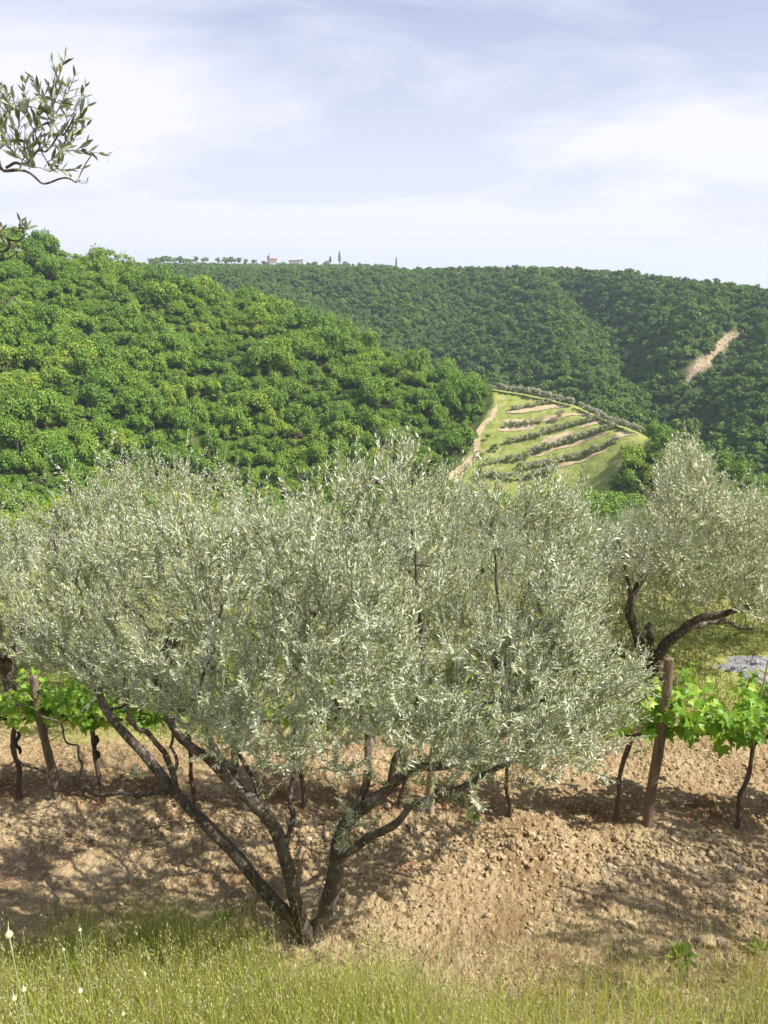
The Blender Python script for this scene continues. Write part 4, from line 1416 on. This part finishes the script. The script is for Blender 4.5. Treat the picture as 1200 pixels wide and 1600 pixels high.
rg = T.rg
n = 4800
px = rg.uniform(895, 1260, n); py = rg.uniform(700, 1030, n); yy = 7.2 + (rg.rand(n) * 2 - 1) * 1.3
C = P(px, py, yy)
top = np.interp(px, [895, 980, 1020, 1050, 1080, 1120, 1160, 1200, 1260], [900, 850, 790, 725, 715, 775, 785, 790, 830])
bot = np.interp(px, [895, 960, 1010, 1060, 1130, 1200, 1260], [1000, 1025, 1015, 960, 945, 975, 990])
gap = fbm(C[:, 0] * 1.8 + C[:, 2], C[:, 1] * 1.8 + C[:, 2] * 1.7, 95, 2)
hole = (px > 955) & (px < 1070) & (py > 905) & (yy < 7.3)
C = C[(py > top) & (py < bot) & (gap > -.14) & ~hole][:1050]
T.grow(C, .058, .015, 3, (.12, .30), .022, .7, False, .25)
T.grow(pp([(1058, 700, 7.2), (1050, 712, 7.1), (1070, 705, 7.3), (1082, 702, 7.4), (1040, 735, 7.1), (1120, 745, 7.4), (1160, 755, 7.2)]), .058, .015, 2, (.08, .2), .022, 1.2, False, .2)
root = empty('olive_tree', tuple(bs), 'cream-flowering olive tree with a dark forked trunk behind the right end of the vines', 'olive tree')
for nm, me in T.meshes(M['olive_leaf_pale']):
    o = obj(nm, me, root); o.location = -Vector(bs)

# --- the olive beside the camera, only its branch ends reach into the picture at top left
T = Olive(61)
bs = np.array([-3.0, 1.75, float(H(-3.0, 1.75)) - .05])
T.limb([bs, bs + [.05, 0, .5], bs + [.02, .1, 1.1]], .10, .08, 1, 10, 14)
T.limb([bs + [.02, .1, 1.0], (-2.6, 1.95, 3.2), (-2.1, 2.1, 3.85), P(-90, 300, 2.3), P(-30, 248, 2.3)], .05, .011, .5, 8)
T.limb([bs + [.02, .1, 1.0], (-2.9, 1.7, 3.3), (-3.0, 1.6, 4.1), (-2.7, 1.8, 4.7)], .05, .015, .4, 8)
T.limb([bs + [.02, .1, .9], (-2.3, 2.2, 2.8), (-1.9, 2.4, 3.2), P(-120, 450, 2.5), P(-60, 425, 2.5)], .035, .006, .6, 7)
T.limb([P(-60, 300, 2.3), P(-20, 245, 2.3), P(10, 262, 2.3), P(50, 277, 2.3), P(90, 283, 2.3), P(120, 280, 2.3), P(143, 245, 2.3)], .006, .0012, .2, 5)
T.limb([P(118, 280, 2.3), P(128, 285, 2.3), P(139, 280, 2.3)], .0016, .0009, 1, 4, 8)
T.limb([P(-30, 248, 2.3), P(5, 230, 2.3), P(45, 212, 2.3), P(78, 190, 2.3), P(88, 150, 2.3), P(92, 112, 2.3)], .006, .0016, .1, 5)
T.limb([P(10, 262, 2.3), P(50, 245, 2.25), P(80, 225, 2.25), P(105, 200, 2.25), P(122, 170, 2.25)], .004, .0014, .1, 5)
T.limb([P(-120, 450, 2.5), P(-40, 415, 2.45), P(0, 388, 2.45), P(25, 372, 2.45), P(40, 350, 2.45)], .006, .0015, .1, 5)
T.limb([P(-60, 425, 2.5), P(-10, 405, 2.45), P(20, 398, 2.45), P(44, 400, 2.45)], .003, .0010, 1, 4)
T.limb([P(-120, 452, 2.5), P(-30, 478, 2.5), P(10, 472, 2.5), P(26, 466, 2.5)], .004, .0010, 1, 4)
cl = [(92, 125), (80, 150), (100, 160), (118, 165), (125, 185), (105, 195), (75, 185), (60, 170), (35, 165), (30, 195), (55, 205), (85, 210), (110, 215), (118, 235), (95, 240), (60, 235), (75, 255),
      (40, 245), (10, 225), (5, 195), (15, 170), (2, 150), (90, 262), (50, 262), (30, 225), (88, 178), (70, 225), (100, 228), (20, 240), (45, 190), (64, 150)]
tg = [P(a, b, 2.3 + rg.uniform(-.16, .16)) for a, b in cl]
T.grow(tg, .041, .0102, 2, (.04, .10), .019, .7, True, .05, leafy=.7, center=P(20, 230, 2.3))
T.grow([P(a, b, 2.45) for a, b in [(28, 362), (40, 358), (8, 378), (2, 365), (15, 385)]], .045, .012, 1, (.02, .05), .02, .3, True, 0, leafy=.4)
rest_ = [(rg.uniform(-3.9, -1.75), rg.uniform(1.0, 2.4), rg.uniform(3.4, 5.2)) for _ in range(220)]
T.grow(rest_, .052, .013, 3, (.1, .25), .022, .6, False, .05)
root = empty('olive_tree', tuple(bs), 'olive tree beside the camera whose leafy branch tips hang into the top left corner', 'olive tree')
for nm, me in T.meshes(M['olive_leaf_deep']):
    o = obj(nm, me, root); o.location = -Vector(bs)

# --- olive just outside the right edge: its shade falls on the soil at the lower right
o = empty('olive_tree', (4.45, 3.1, float(H(4.45, 3.1)) - .05), 'olive tree just outside the right edge that shades the soil at lower right', 'olive tree', None, 1.0, 1.08)
for nm, me in VB:
    obj(nm, me, o)

# ------------------------------------------------------------------ vines and posts
LEAF2D = [(0, 0), (.18, -.16), (.42, -.12), (.50, .10), (.36, .22), (.56, .42), (.30, .50), (.20, .46), (.10, .78), (0, .98)]
LEAF2D = LEAF2D + [(-a, b) for a, b in LEAF2D[::-1][1:-1]]
LEAF2D = np.array(LEAF2D)


def vine_leaves(b, pos, d, nrm, size, rg):
    n = len(pos)
    s_ = norm(np.cross(d, nrm)); nn = np.cross(s_, d)
    k = len(LEAF2D)
    u = LEAF2D[None, :, 0, None]; v = LEAF2D[None, :, 1, None]
    sz = size[:, None, None]
    cup = (np.abs(u) * .35 - .25 * v * v) * (.5 + rg.rand(n, 1, 1))
    V = pos[:, None] + (s_[:, None] * u + d[:, None] * v + nn[:, None] * cup) * sz
    c = pos[:, None] + (d[:, None] * .35) * sz
    V = np.concatenate([V, c], 1)
    i = np.arange(k); F = np.stack([i, (i + 1) % k, np.full(k, k)], -1)
    b.add(V.reshape(-1, 3), (F[None] + (np.arange(n) * (k + 1))[:, None, None]).reshape(-1, 3))


def make_vine(px0, seed, label, lean=0.0, nleaf=90, htrunk=.75, tie=False, bright=0.0, canes=8):
    rg = np.random.RandomState(seed)
    q = P(px0, 1275, 5.2); x0 = q[0]; y0 = row_y(x0) + rg.uniform(-.02, .02); z0 = float(H(x0, y0)) - .04
    root = empty('grape_vine', (x0, y0, z0), label, 'grape vine', 'grape vines in the row')
    tr = MB()
    kn = rg.uniform(-.03, .03, 4)
    tp = np.array([lean, 0, htrunk])
    tr.tube(catmull([(0, 0, -.1), (.01 + kn[0], 0, .12), (kn[1], kn[3], .3), (lean * .5 + kn[2], 0, .5), tp], 24), np.interp(np.linspace(0, 1, 25), [0, .1, .25, 1], [.030, .026, .019, .017]), 8, .35, seed)
    for sg in (-1, 1):
        tr.tube(catmull([tp, tp + [.12 * sg, .01, .06], tp + [.28 * sg, .0, .08], tp + [.42 * sg, .01, .07]], 12), np.linspace(.015, .007, 13), 6, .3, seed + 3)
    tr.build('trunk', [M['vine_bark']], root, True)
    cn = MB(); lf = MB()
    pos = []; dd = []; nn = []; sz = []
    for k in range(canes):
        st = tp + [rg.uniform(-.45, .45), rg.uniform(-.04, .04), .06]
        v = norm(np.array([rg.uniform(-.5, .5), rg.uniform(-.5, .5), rg.uniform(.35, 1)]))
        ln = rg.uniform(.28, .60)
        pts = catmull([st, st + v * ln * .5 + rg.randn(3) * .02, st + v * ln + rg.randn(3) * .04 - [0, 0, .04]], 8)
        cn.tube(pts, np.linspace(.0045, .002, len(pts)), 5, cap=False)
        m = int(nleaf * 1.9) // canes
        t = rg.rand(m) ** .85
        f = np.linspace(0, 1, len(pts))
        p = np.stack([np.interp(t, f, pts[:, j]) for j in range(3)], -1)
        od = norm(np.stack([rg.randn(m), rg.randn(m), rg.uniform(-.7, .45, m)], -1))
        p2 = p + od * rg.uniform(.03, .08, m)[:, None]
        pos.append(p2); dd.append(norm(od + [0, 0, -.25])); nn.append(norm(np.array([0, -.45, 1.0]) + .55 * rg.randn(m, 3)))
        sz.append((.108 - .045 * t) * rg.uniform(.75, 1.2, m))
    vine_leaves(lf, np.concatenate(pos), np.concatenate(dd), np.concatenate(nn), np.concatenate(sz), rg)
    cn.build('canes', [M['stem']], root)
    lf.build('foliage', [M['vine_leaf']], root)
    if tie:
        tb = MB(); 
        tt = np.linspace(0, 1, 14)
        tb.tube(np.stack([lean * (.75 + .2 * tt) + .016 + .012 * np.sin(tt * 9), -.012 + .01 * np.cos(tt * 7), htrunk - .26 + .2 * tt], -1), .008 + .012 * np.sin(tt * PI) * (.3 + .5 * rg.rand(14)), 9, .5, seed)
        tb.build('tie', [M['tie']], root)
    return root


make_vine(-110, 70, 'vine just beyond the left edge of the photo', .02)
make_vine(18, 71, 'leftmost vine of the row, dark twisted trunk left of the first post', .05, tie=True, htrunk=.72)
make_vine(152, 72, 'vine with black ties on its straight trunk, right of the leftmost post', .0, tie=True, htrunk=.72)
make_vine(298, 73, 'vine behind the left limb of the front olive', .01)
make_vine(470, 74, 'vine with bright yellow-green leaves seen through the front olive', .0, nleaf=110)
make_vine(628, 75, 'vine behind the right trunk of the front olive', .0, nleaf=60)
make_vine(788, 76, 'vine with a thin dark trunk below the right side of the front crown', .02, nleaf=60)
make_vine(952, 77, 'slanting dark vine just left of the thick right-hand post', .08, htrunk=.78, nleaf=120)
make_vine(1130, 78, 'rightmost vine, forked trunk under bright green leaves', .05, htrunk=.78, nleaf=170, canes=12)
make_vine(1300, 79, 'vine beyond the right edge of the photo, its leaves entering the frame', -.02, nleaf=110)


def post(px0, h, r, lean, mat, label, seed, sides=18):
    rg = np.random.RandomState(seed)
    q = P(px0, 1280, 5.15); x0 = q[0]; y0 = row_y(x0) - .03; z0 = float(H(x0, y0))
    b = MB()
    n = 16
    t = np.linspace(0, 1, n)
    pts = np.stack([lean * t + .018 * np.sin(t * 5 + seed), .01 * np.sin(t * 4), -.15 + (h + .15) * t], -1)
    b.tube(pts, r * (1.08 - .2 * t), sides, .16, seed)
    o = b.build('wooden_post', [mat], None, False, (x0, y0, z0))
    return tag(o, label, 'post')


post(76, 1.12, .034, -.04, M['post_wood'], 'weathered wooden post near the left edge, thicker than the vines beside it', 1)
post(374, .9, .030, -.01, M['post_wood'], 'short dark wooden post seen between the left limbs of the front olive', 2)
post(676, .8, .028, -.02, M['pale_wood'], 'pale wooden post below the right-hand limbs of the front olive', 3)
post(1008, 1.43, .037, -.015, M['post_wood'], 'thick tall wooden vineyard post leaning right beside the bright vine', 4)
b = MB(); b.tube([(0, 0, -.1), (.0, .02, .8), (.03, .03, 1.38)], [.008, .007, .006], 6)
q = P(1150, 1275, 5.12)
tag(b.build('garden_stake', [M['pale_wood']], None, False, (q[0] + .02, row_y(q[0]) + .04, float(H(q[0], 5.1)))), 'thin pale cane standing up through the rightmost vine', 'stake')
b = MB(); b.tube([(0, 0, -.1), (.0, 0, .45), (.01, .01, .9)], [.007, .007, .006], 6)
q = P(26, 1250, 5.3)
tag(b.build('garden_stake', [M['pale_wood']], None, False, (q[0], row_y(q[0]) + .03, float(H(q[0], 5.3)))), 'thin cane beside the leftmost vine trunk', 'stake')
b = MB(); b.tube([(0, 0, -.1), (.0, 0, .45), (.01, .01, .85)], [.006, .006, .005], 6)
q = P(470, 1265, 5.2)
tag(b.build('garden_stake', [M['pale_wood']], None, False, (q[0], row_y(q[0]) + .04, float(H(q[0], 5.2)))), 'thin cane behind the middle trunk of the front olive', 'stake')

# gravel patch behind the vines, right
rg = np.random.RandomState(3)
c0 = P(1190, 1062, 8.0)
an = np.linspace(0, 2 * PI, 40, endpoint=False)
rad = 1 + .18 * np.sin(an * 3 + 1) + .08 * np.sin(an * 7) + .05 * rg.randn(40)
rings = []
for f in (0, .35, .7, 1.0):
    x = c0[0] + .05 + .72 * rad * f * np.cos(an); y = 7.72 + .42 * rad * f * np.sin(an)
    rings.append(np.stack([x, y, H(x, y) + .05 * (1 - f ** 4) - .02 * (f == 1) + .015 * rg.randn(40) * (f > 0)], -1))
V = np.concatenate(rings)
i, j = np.meshgrid(np.arange(3), np.arange(40), indexing='ij')
F = np.stack([i * 40 + j, (i + 1) * 40 + j, (i + 1) * 40 + (j + 1) % 40, i * 40 + (j + 1) % 40], -1).reshape(-1, 4)
F = F[40:]
cen = np.stack([np.arange(40) + 40, (np.arange(40) + 1) % 40 + 40, np.zeros(40, int)], -1)
tag(obj('gravel_patch', mesh_np('gravel_patch', V, [F, cen], [M['gravel']], smooth=True)), 'pale grey gravel patch in the grass behind the vines', 'gravel', kind='structure')


# ------------------------------------------------------------------ grass
def blades(n, xf, hmin, hmax, wid, rg, lean=.35, segs=3):
    x, y = xf
    n = len(x)
    h = hmin + (hmax - hmin) * rg.rand(n) ** 1.3
    z = np.asarray(H(x, y)) - .01
    base = np.stack([x, y, z], -1)
    a = rg.rand(n) * 2 * PI
    ld = np.stack([np.cos(a), np.sin(a), 0 * a], -1) * (lean * (.3 + rg.rand(n)))[:, None]
    sd = np.stack([-np.sin(a), np.cos(a), 0 * a], -1)
    b2 = rg.rand(n) * 2 * PI
    sd = np.stack([np.cos(b2), np.sin(b2), 0 * b2], -1)
    w = wid * (.6 + .8 * rg.rand(n))[:, None]
    rows = []
    for k in range(segs):
        t = k / segs
        c = base + np.array([0, 0, 1]) * (h * t)[:, None] + ld * (h * t * t)[:, None]
        rows += [c - sd * w * .5 * (1 - t * .7), c + sd * w * .5 * (1 - t * .7)]
    tip = base + np.array([0, 0, 1]) * h[:, None] * (1 - .1) + ld * h[:, None]
    V = np.stack(rows + [tip], 1)
    k = 2 * segs + 1
    off = (np.arange(n) * k)[:, None, None]
    F4 = np.array([[2 * i, 2 * i + 1, 2 * i + 3, 2 * i + 2] for i in range(segs - 1)])
    F3 = np.array([[2 * segs - 2, 2 * segs - 1, 2 * segs]])
    return V.reshape(-1, 3), [(F4[None] + off).reshape(-1, 4), (F3[None] + off).reshape(-1, 3)], tip, base, h


rg = np.random.RandomState(9)
n = 90000
x = rg.uniform(-2.9, 3.1, n); y = 2.2 + 2.1 * rg.rand(n)
ns = fbm(x * 2.2, y * 2.2, 71, 4)
edge = 3.93 + .95 * ns - .24 * sstep(x, -.7, .4)
dens = (1 - sstep(y, edge - .3, edge + .06))
dens *= np.interp(x, [-3, -.7, -.2, .5, 3], [1, .95, .50, .14, .16]) * np.clip(1 + 3.6 * ns, .06, 2.4) * np.where(y < 3.35, 1.25, 1)
dens *= 1 - .75 * np.exp(-(((x + .47) / .12) ** 2 + ((y - 3.93) / .12) ** 2))
m = rg.rand(n) < np.clip(dens, 0, 1) * .72
x, y = x[m], y[m]
Vb, Fb, tip, bb, hh = blades(0, (x, y), .10, .46, .0048, rg, .30)
gm = MB(); gm.add(Vb, Fb)
tag(gm.build('grass', [M['grass']]), 'tall yellow-green grass along the front bank', 'grass', kind='stuff')
# seed heads on thin stalks
k = np.where(rg.rand(len(x)) < .20)[0]
sx, sy = x[k] + rg.randn(len(k)) * .01, y[k] + rg.randn(len(k)) * .01
extra = 650
ex = rg.uniform(-.2, 3.0, extra); ey = rg.uniform(3.1, 3.95, extra)
sx = np.concatenate([sx, ex]); sy = np.concatenate([sy, ey])
st = MB(); hd_ = MB()
ns_ = len(sx)
h = rg.uniform(.20, .50, ns_) * np.where(rg.rand(ns_) < .05, 1.45, 1); a = rg.rand(ns_) * 2 * PI
z = np.asarray(H(sx, sy))
B0 = np.stack([sx, sy, z], -1); ldv = np.stack([np.cos(a), np.sin(a), 0 * a], -1) * (.2 * rg.rand(ns_))[:, None]
tp = B0 + np.array([0, 0, 1]) * h[:, None] + ldv * h[:, None]
w = np.array([.0011, 0, 0])
V = np.stack([B0 - w, B0 + w, tp + w * .5, tp - w * .5], 1)
st.add(V.reshape(-1, 3), np.arange(ns_ * 4).reshape(ns_, 4))
# each head: 2-6 hanging spikelets
for q_ in range(5):
    mk = rg.rand(ns_) < (1, .9, .75, .55, .35)[q_]
    p0 = tp[mk] - np.array([0, 0, 1]) * (.016 * q_) + rg.randn(mk.sum(), 3) * [.007, .007, .003]
    m_ = len(p0)
    ax = norm(np.stack([rg.randn(m_) * .3, rg.randn(m_) * .3, np.where(rg.rand(m_) < .5, -1, 1) * np.ones(m_)], -1))
    u = norm(np.cross(ax, rg.randn(m_, 3))); v = np.cross(ax, u)
    L2 = rg.uniform(.014, .027, m_)[:, None]; W2 = rg.uniform(.0018, .0032, m_)[:, None]
    V = np.stack([p0, p0 + ax * L2 * .4 + u * W2, p0 + ax * L2 * .4 - u * W2 * .5 + v * W2 * .87, p0 + ax * L2 * .4 - u * W2 * .5 - v * W2 * .87, p0 + ax * L2], 1)
    F3 = np.array([[0, 2, 1], [0, 3, 2], [0, 1, 3], [4, 1, 2], [4, 2, 3], [4, 3, 1]])
    hd_.add(V.reshape(-1, 3), (F3[None] + (np.arange(m_) * 5)[:, None, None]).reshape(-1, 3))
tag(hd_.build('grass_seed_heads', [M['spikelet']]), 'pale oat-like seed heads over the front grass', 'seed heads', kind='stuff')
tag(st.build('grass_stalks', [M['grass_dry']]), 'thin pale stalks among the front grass', 'grass', kind='stuff')
# dry straws
n = 420
x = rg.uniform(-2.6, 2.8, n); y = rg.uniform(3.0, 3.9, n)
V, F_, _, _, _ = blades(0, (x, y), .25, .5, .003, rg, .9)
gm = MB(); gm.add(V, F_)
n = 10500
x = rg.uniform(-2.8, 3, n); y = rg.uniform(2.4, 3.95, n)
V, F_, _, _, _ = blades(0, (x, y), .03, .10, .004, rg, 1.4)
gm.add(V, F_)
tag(gm.build('dry_grass', [M['grass_dry']]), 'dry straw stems among the front grass', 'grass', kind='stuff')
# behind the soil
n = 75000
x = rg.uniform(-6.5, 6.5, n); y = 6.05 + 5.5 * rg.rand(n) ** 1.5
ns = fbm(x * 1.5, y * 1.5, 73, 3)
m = (y > 6.35 + .9 * ns) & ~(((x - c0[0] - .05) / .75) ** 2 + ((y - 7.72) / .43) ** 2 < 1)
x, y = x[m], y[m]
V, F_, _, _, _ = blades(0, (x, y), .05, .22, .008, rg, .6, 2)
gm = MB(); gm.add(V, F_)
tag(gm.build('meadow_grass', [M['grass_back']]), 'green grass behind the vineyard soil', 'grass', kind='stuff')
n = 5000
x = rg.uniform(-4.5, 5, n); y = 6.0 + .7 * rg.rand(n)
V, F_, _, _, _ = blades(0, (x, y), .05, .20, .006, rg, 1.0, 2)
gm = MB(); gm.add(V, F_)
tag(gm.build('straw_verge', [M['grass_dry']]), 'straw-coloured dry grass along the back edge of the soil', 'grass', kind='stuff')

# red fallen leaf scraps near the vine row
b = MB()
spots = [(250, 1312), (125, 1330), (640, 1362), (1110, 1298), (980, 1282), (1060, 1270), (870, 1281), (900, 1298), (500, 1300), (205, 1240), (230, 1252), (150, 1262), (130, 1262), (265, 1250), (430, 1205), (455, 1208),
         (1080, 1285), (1055, 1262), (610, 1275), (700, 1270), (20, 1372), (3, 1255), (90, 1215)]
for a, c in spots:
    yv = 4.0 / math.tan(math.atan((c - 800) / FPX) + PITCH)
    q = P(a, c, yv)
    m_ = rg.randint(6, 16)
    pos = np.stack([q[0] + rg.randn(m_) * .035, yv + rg.randn(m_) * .03], -1)
    zz = fine_z(pos[:, 0], pos[:, 1]) + .012
    pos = np.column_stack([pos, zz])
    d = norm(rg.randn(m_, 3) * [1, 1, .3]); nn = norm(np.array([0, 0, 1.]) + .4 * rg.randn(m_, 3))
    b.add(*leaf_geo(pos, d, nn, rg.uniform(.02, .04, m_), rg.uniform(.008, .014, m_), rg, False))
tag(b.build('fallen_leaves', [M['red_leaf']]), 'rust-red scraps of dry leaves lying on the soil', 'fallen leaves', kind='stuff')

# stones and weeds that stand out
for i, (a, c, s_, lab) in enumerate([(1105, 1480, .055, 'largest brown clod at the lower right, in the shade'), (975, 1443, .035, 'flat pale stone in the shaded soil at the lower right'),
                                     (1125, 1478, .032, 'small pale stone just right of the largest clod'), (828, 1458, .03, 'pale stone at the edge of the grass, lower right'),
                                     (1155, 1360, .035, 'stone near the right edge on the sunlit soil'), (1050, 1305, .035, 'pale stone just in front of the vine row, right of the thick post')]):
    yv = 4.0 / math.tan(math.atan((c - 800) / FPX) + PITCH)
    q = P(a, c, yv)
    rg2 = np.random.RandomState(i)
    nz = ICO3 * (1 + .22 * (rg2.rand(len(ICO3), 1) - .5)) * (1 + .25 * np.sin(ICO3 @ rg2.randn(3, 1) * 3)) * [1, .8, .62]
    tag(obj('stone', mesh_np('stone', nz * s_, ICF3, [M['stone'] if i else M['clod']]), None, (q[0], yv, float(fine_z(q[0], yv)) + s_ * .25), rg2.rand() * 6), lab, 'stone')


def weed(a, c, s_, label, seed):
    yv = 4.0 / math.tan(math.atan((c - 800) / FPX) + PITCH)
    q = P(a, c, yv); rg2 = np.random.RandomState(seed)
    z0 = float(fine_z(q[0], yv))
    n = 26
    an = rg2.rand(n) * 2 * PI; el = rg2.uniform(.2, 1.2, n)
    d = np.stack([np.cos(an) * np.cos(el), np.sin(an) * np.cos(el), np.sin(el)], -1)
    pos = np.zeros((n, 3)) + d * .02
    nn = norm(np.array([0, 0, 1.]) + .3 * rg2.randn(n, 3))
    V, F_ = leaf_geo(pos, d, nn, rg2.uniform(.6, 1.2, n) * s_, rg2.uniform(.2, .35, n) * s_, rg2, True)
    b = MB(); b.add(V, F_)
    tag(b.build('weed', [M['vine_leaf']], None, False, (q[0], yv, z0)), label, 'weed')


weed(1062, 1505, .10, 'dark green leafy weed in the lower right grass', 1)
weed(348, 1448, .08, 'low green weed at the left foot of the front olive', 2)
weed(1185, 1490, .07, 'small green weed at the right edge below the largest clod', 3)
weed(735, 1290, .05, 'tiny weed on the soil in front of the vine row', 4)

# wild garlic buds among the grass at the lower left
GB = [(14, 1460, 1.85, .0115, 'largest wild garlic bud, at the left edge above the others'), (125, 1453, 3.0, .0085, 'wild garlic bud standing highest against the soil'),
      (99, 1484, 3.0, .008, 'wild garlic bud just below and left of the highest one'), (37, 1546, 2.5, .0105, 'right one of the two paired wild garlic buds at the lower left'),
      (22, 1560, 2.4, .0105, 'left one of the two paired wild garlic buds at the lower left'), (125, 1548, 2.4, .0105, 'pale wild garlic bud on a leaning stem, bottom left'),
      (226, 1522, 2.9, .008, 'small wild garlic bud at the edge of the trunk shade'), (192, 1584, 2.5, .0085, 'lowest wild garlic bud at the bottom edge')]
for i, (a, c, yv, r0, lab) in enumerate(GB):
    q = P(a, c, yv)
    z0 = float(H(q[0], yv)) - .02
    root = empty('wild_garlic', (q[0], q[1], z0), lab, 'wild garlic', 'wild garlic buds in the grass')
    hgt = q[2] - z0
    rg2 = np.random.RandomState(i)
    ln = rg2.uniform(-.05, .05)
    b = MB(); b.tube(catmull([(ln, 0, 0), (ln * .3, .01, hgt * .5), (0, 0, hgt - r0 * .9)], 10), np.linspace(.0032, .0022, 11), 6); b.build('stem', [M['stem']], root, True)
    b = MB()
    t = np.array([-1, -.85, -.5, 0, .45, .8, 1.2, 1.8, 2.8, 4.2]); rd = np.array([.15, .55, .92, 1.0, .85, .55, .28, .16, .10, .03])
    bx = rg2.uniform(-.5, .5)
    b.tube(np.stack([np.clip(t - 1, 0, 9) ** 1.3 * r0 * bx * .4, 0 * t, hgt + t * r0], -1), rd * r0, 12); b.build('bud', [M['garlic']], root, True)

# ------------------------------------------------------------------ air
hzm, nt, out = new_mat('haze')
pv = nt.nodes.new('ShaderNodeVolumePrincipled')
pv.inputs['Color'].default_value = (.74, .86, 1.0, 1)
pv.inputs['Density'].default_value = .00016
pv.inputs['Anisotropy'].default_value = 0.25
nt.links.new(pv.outputs[0], out.inputs['Volume'])
b = MB(); b.box(0, 0, -60, 6100, 6100, 330)
tag(b.build('haze', [hzm]), 'thin pale blue haze in the air over the valley', 'haze', kind='stuff')
print('objects', len(SC.objects))
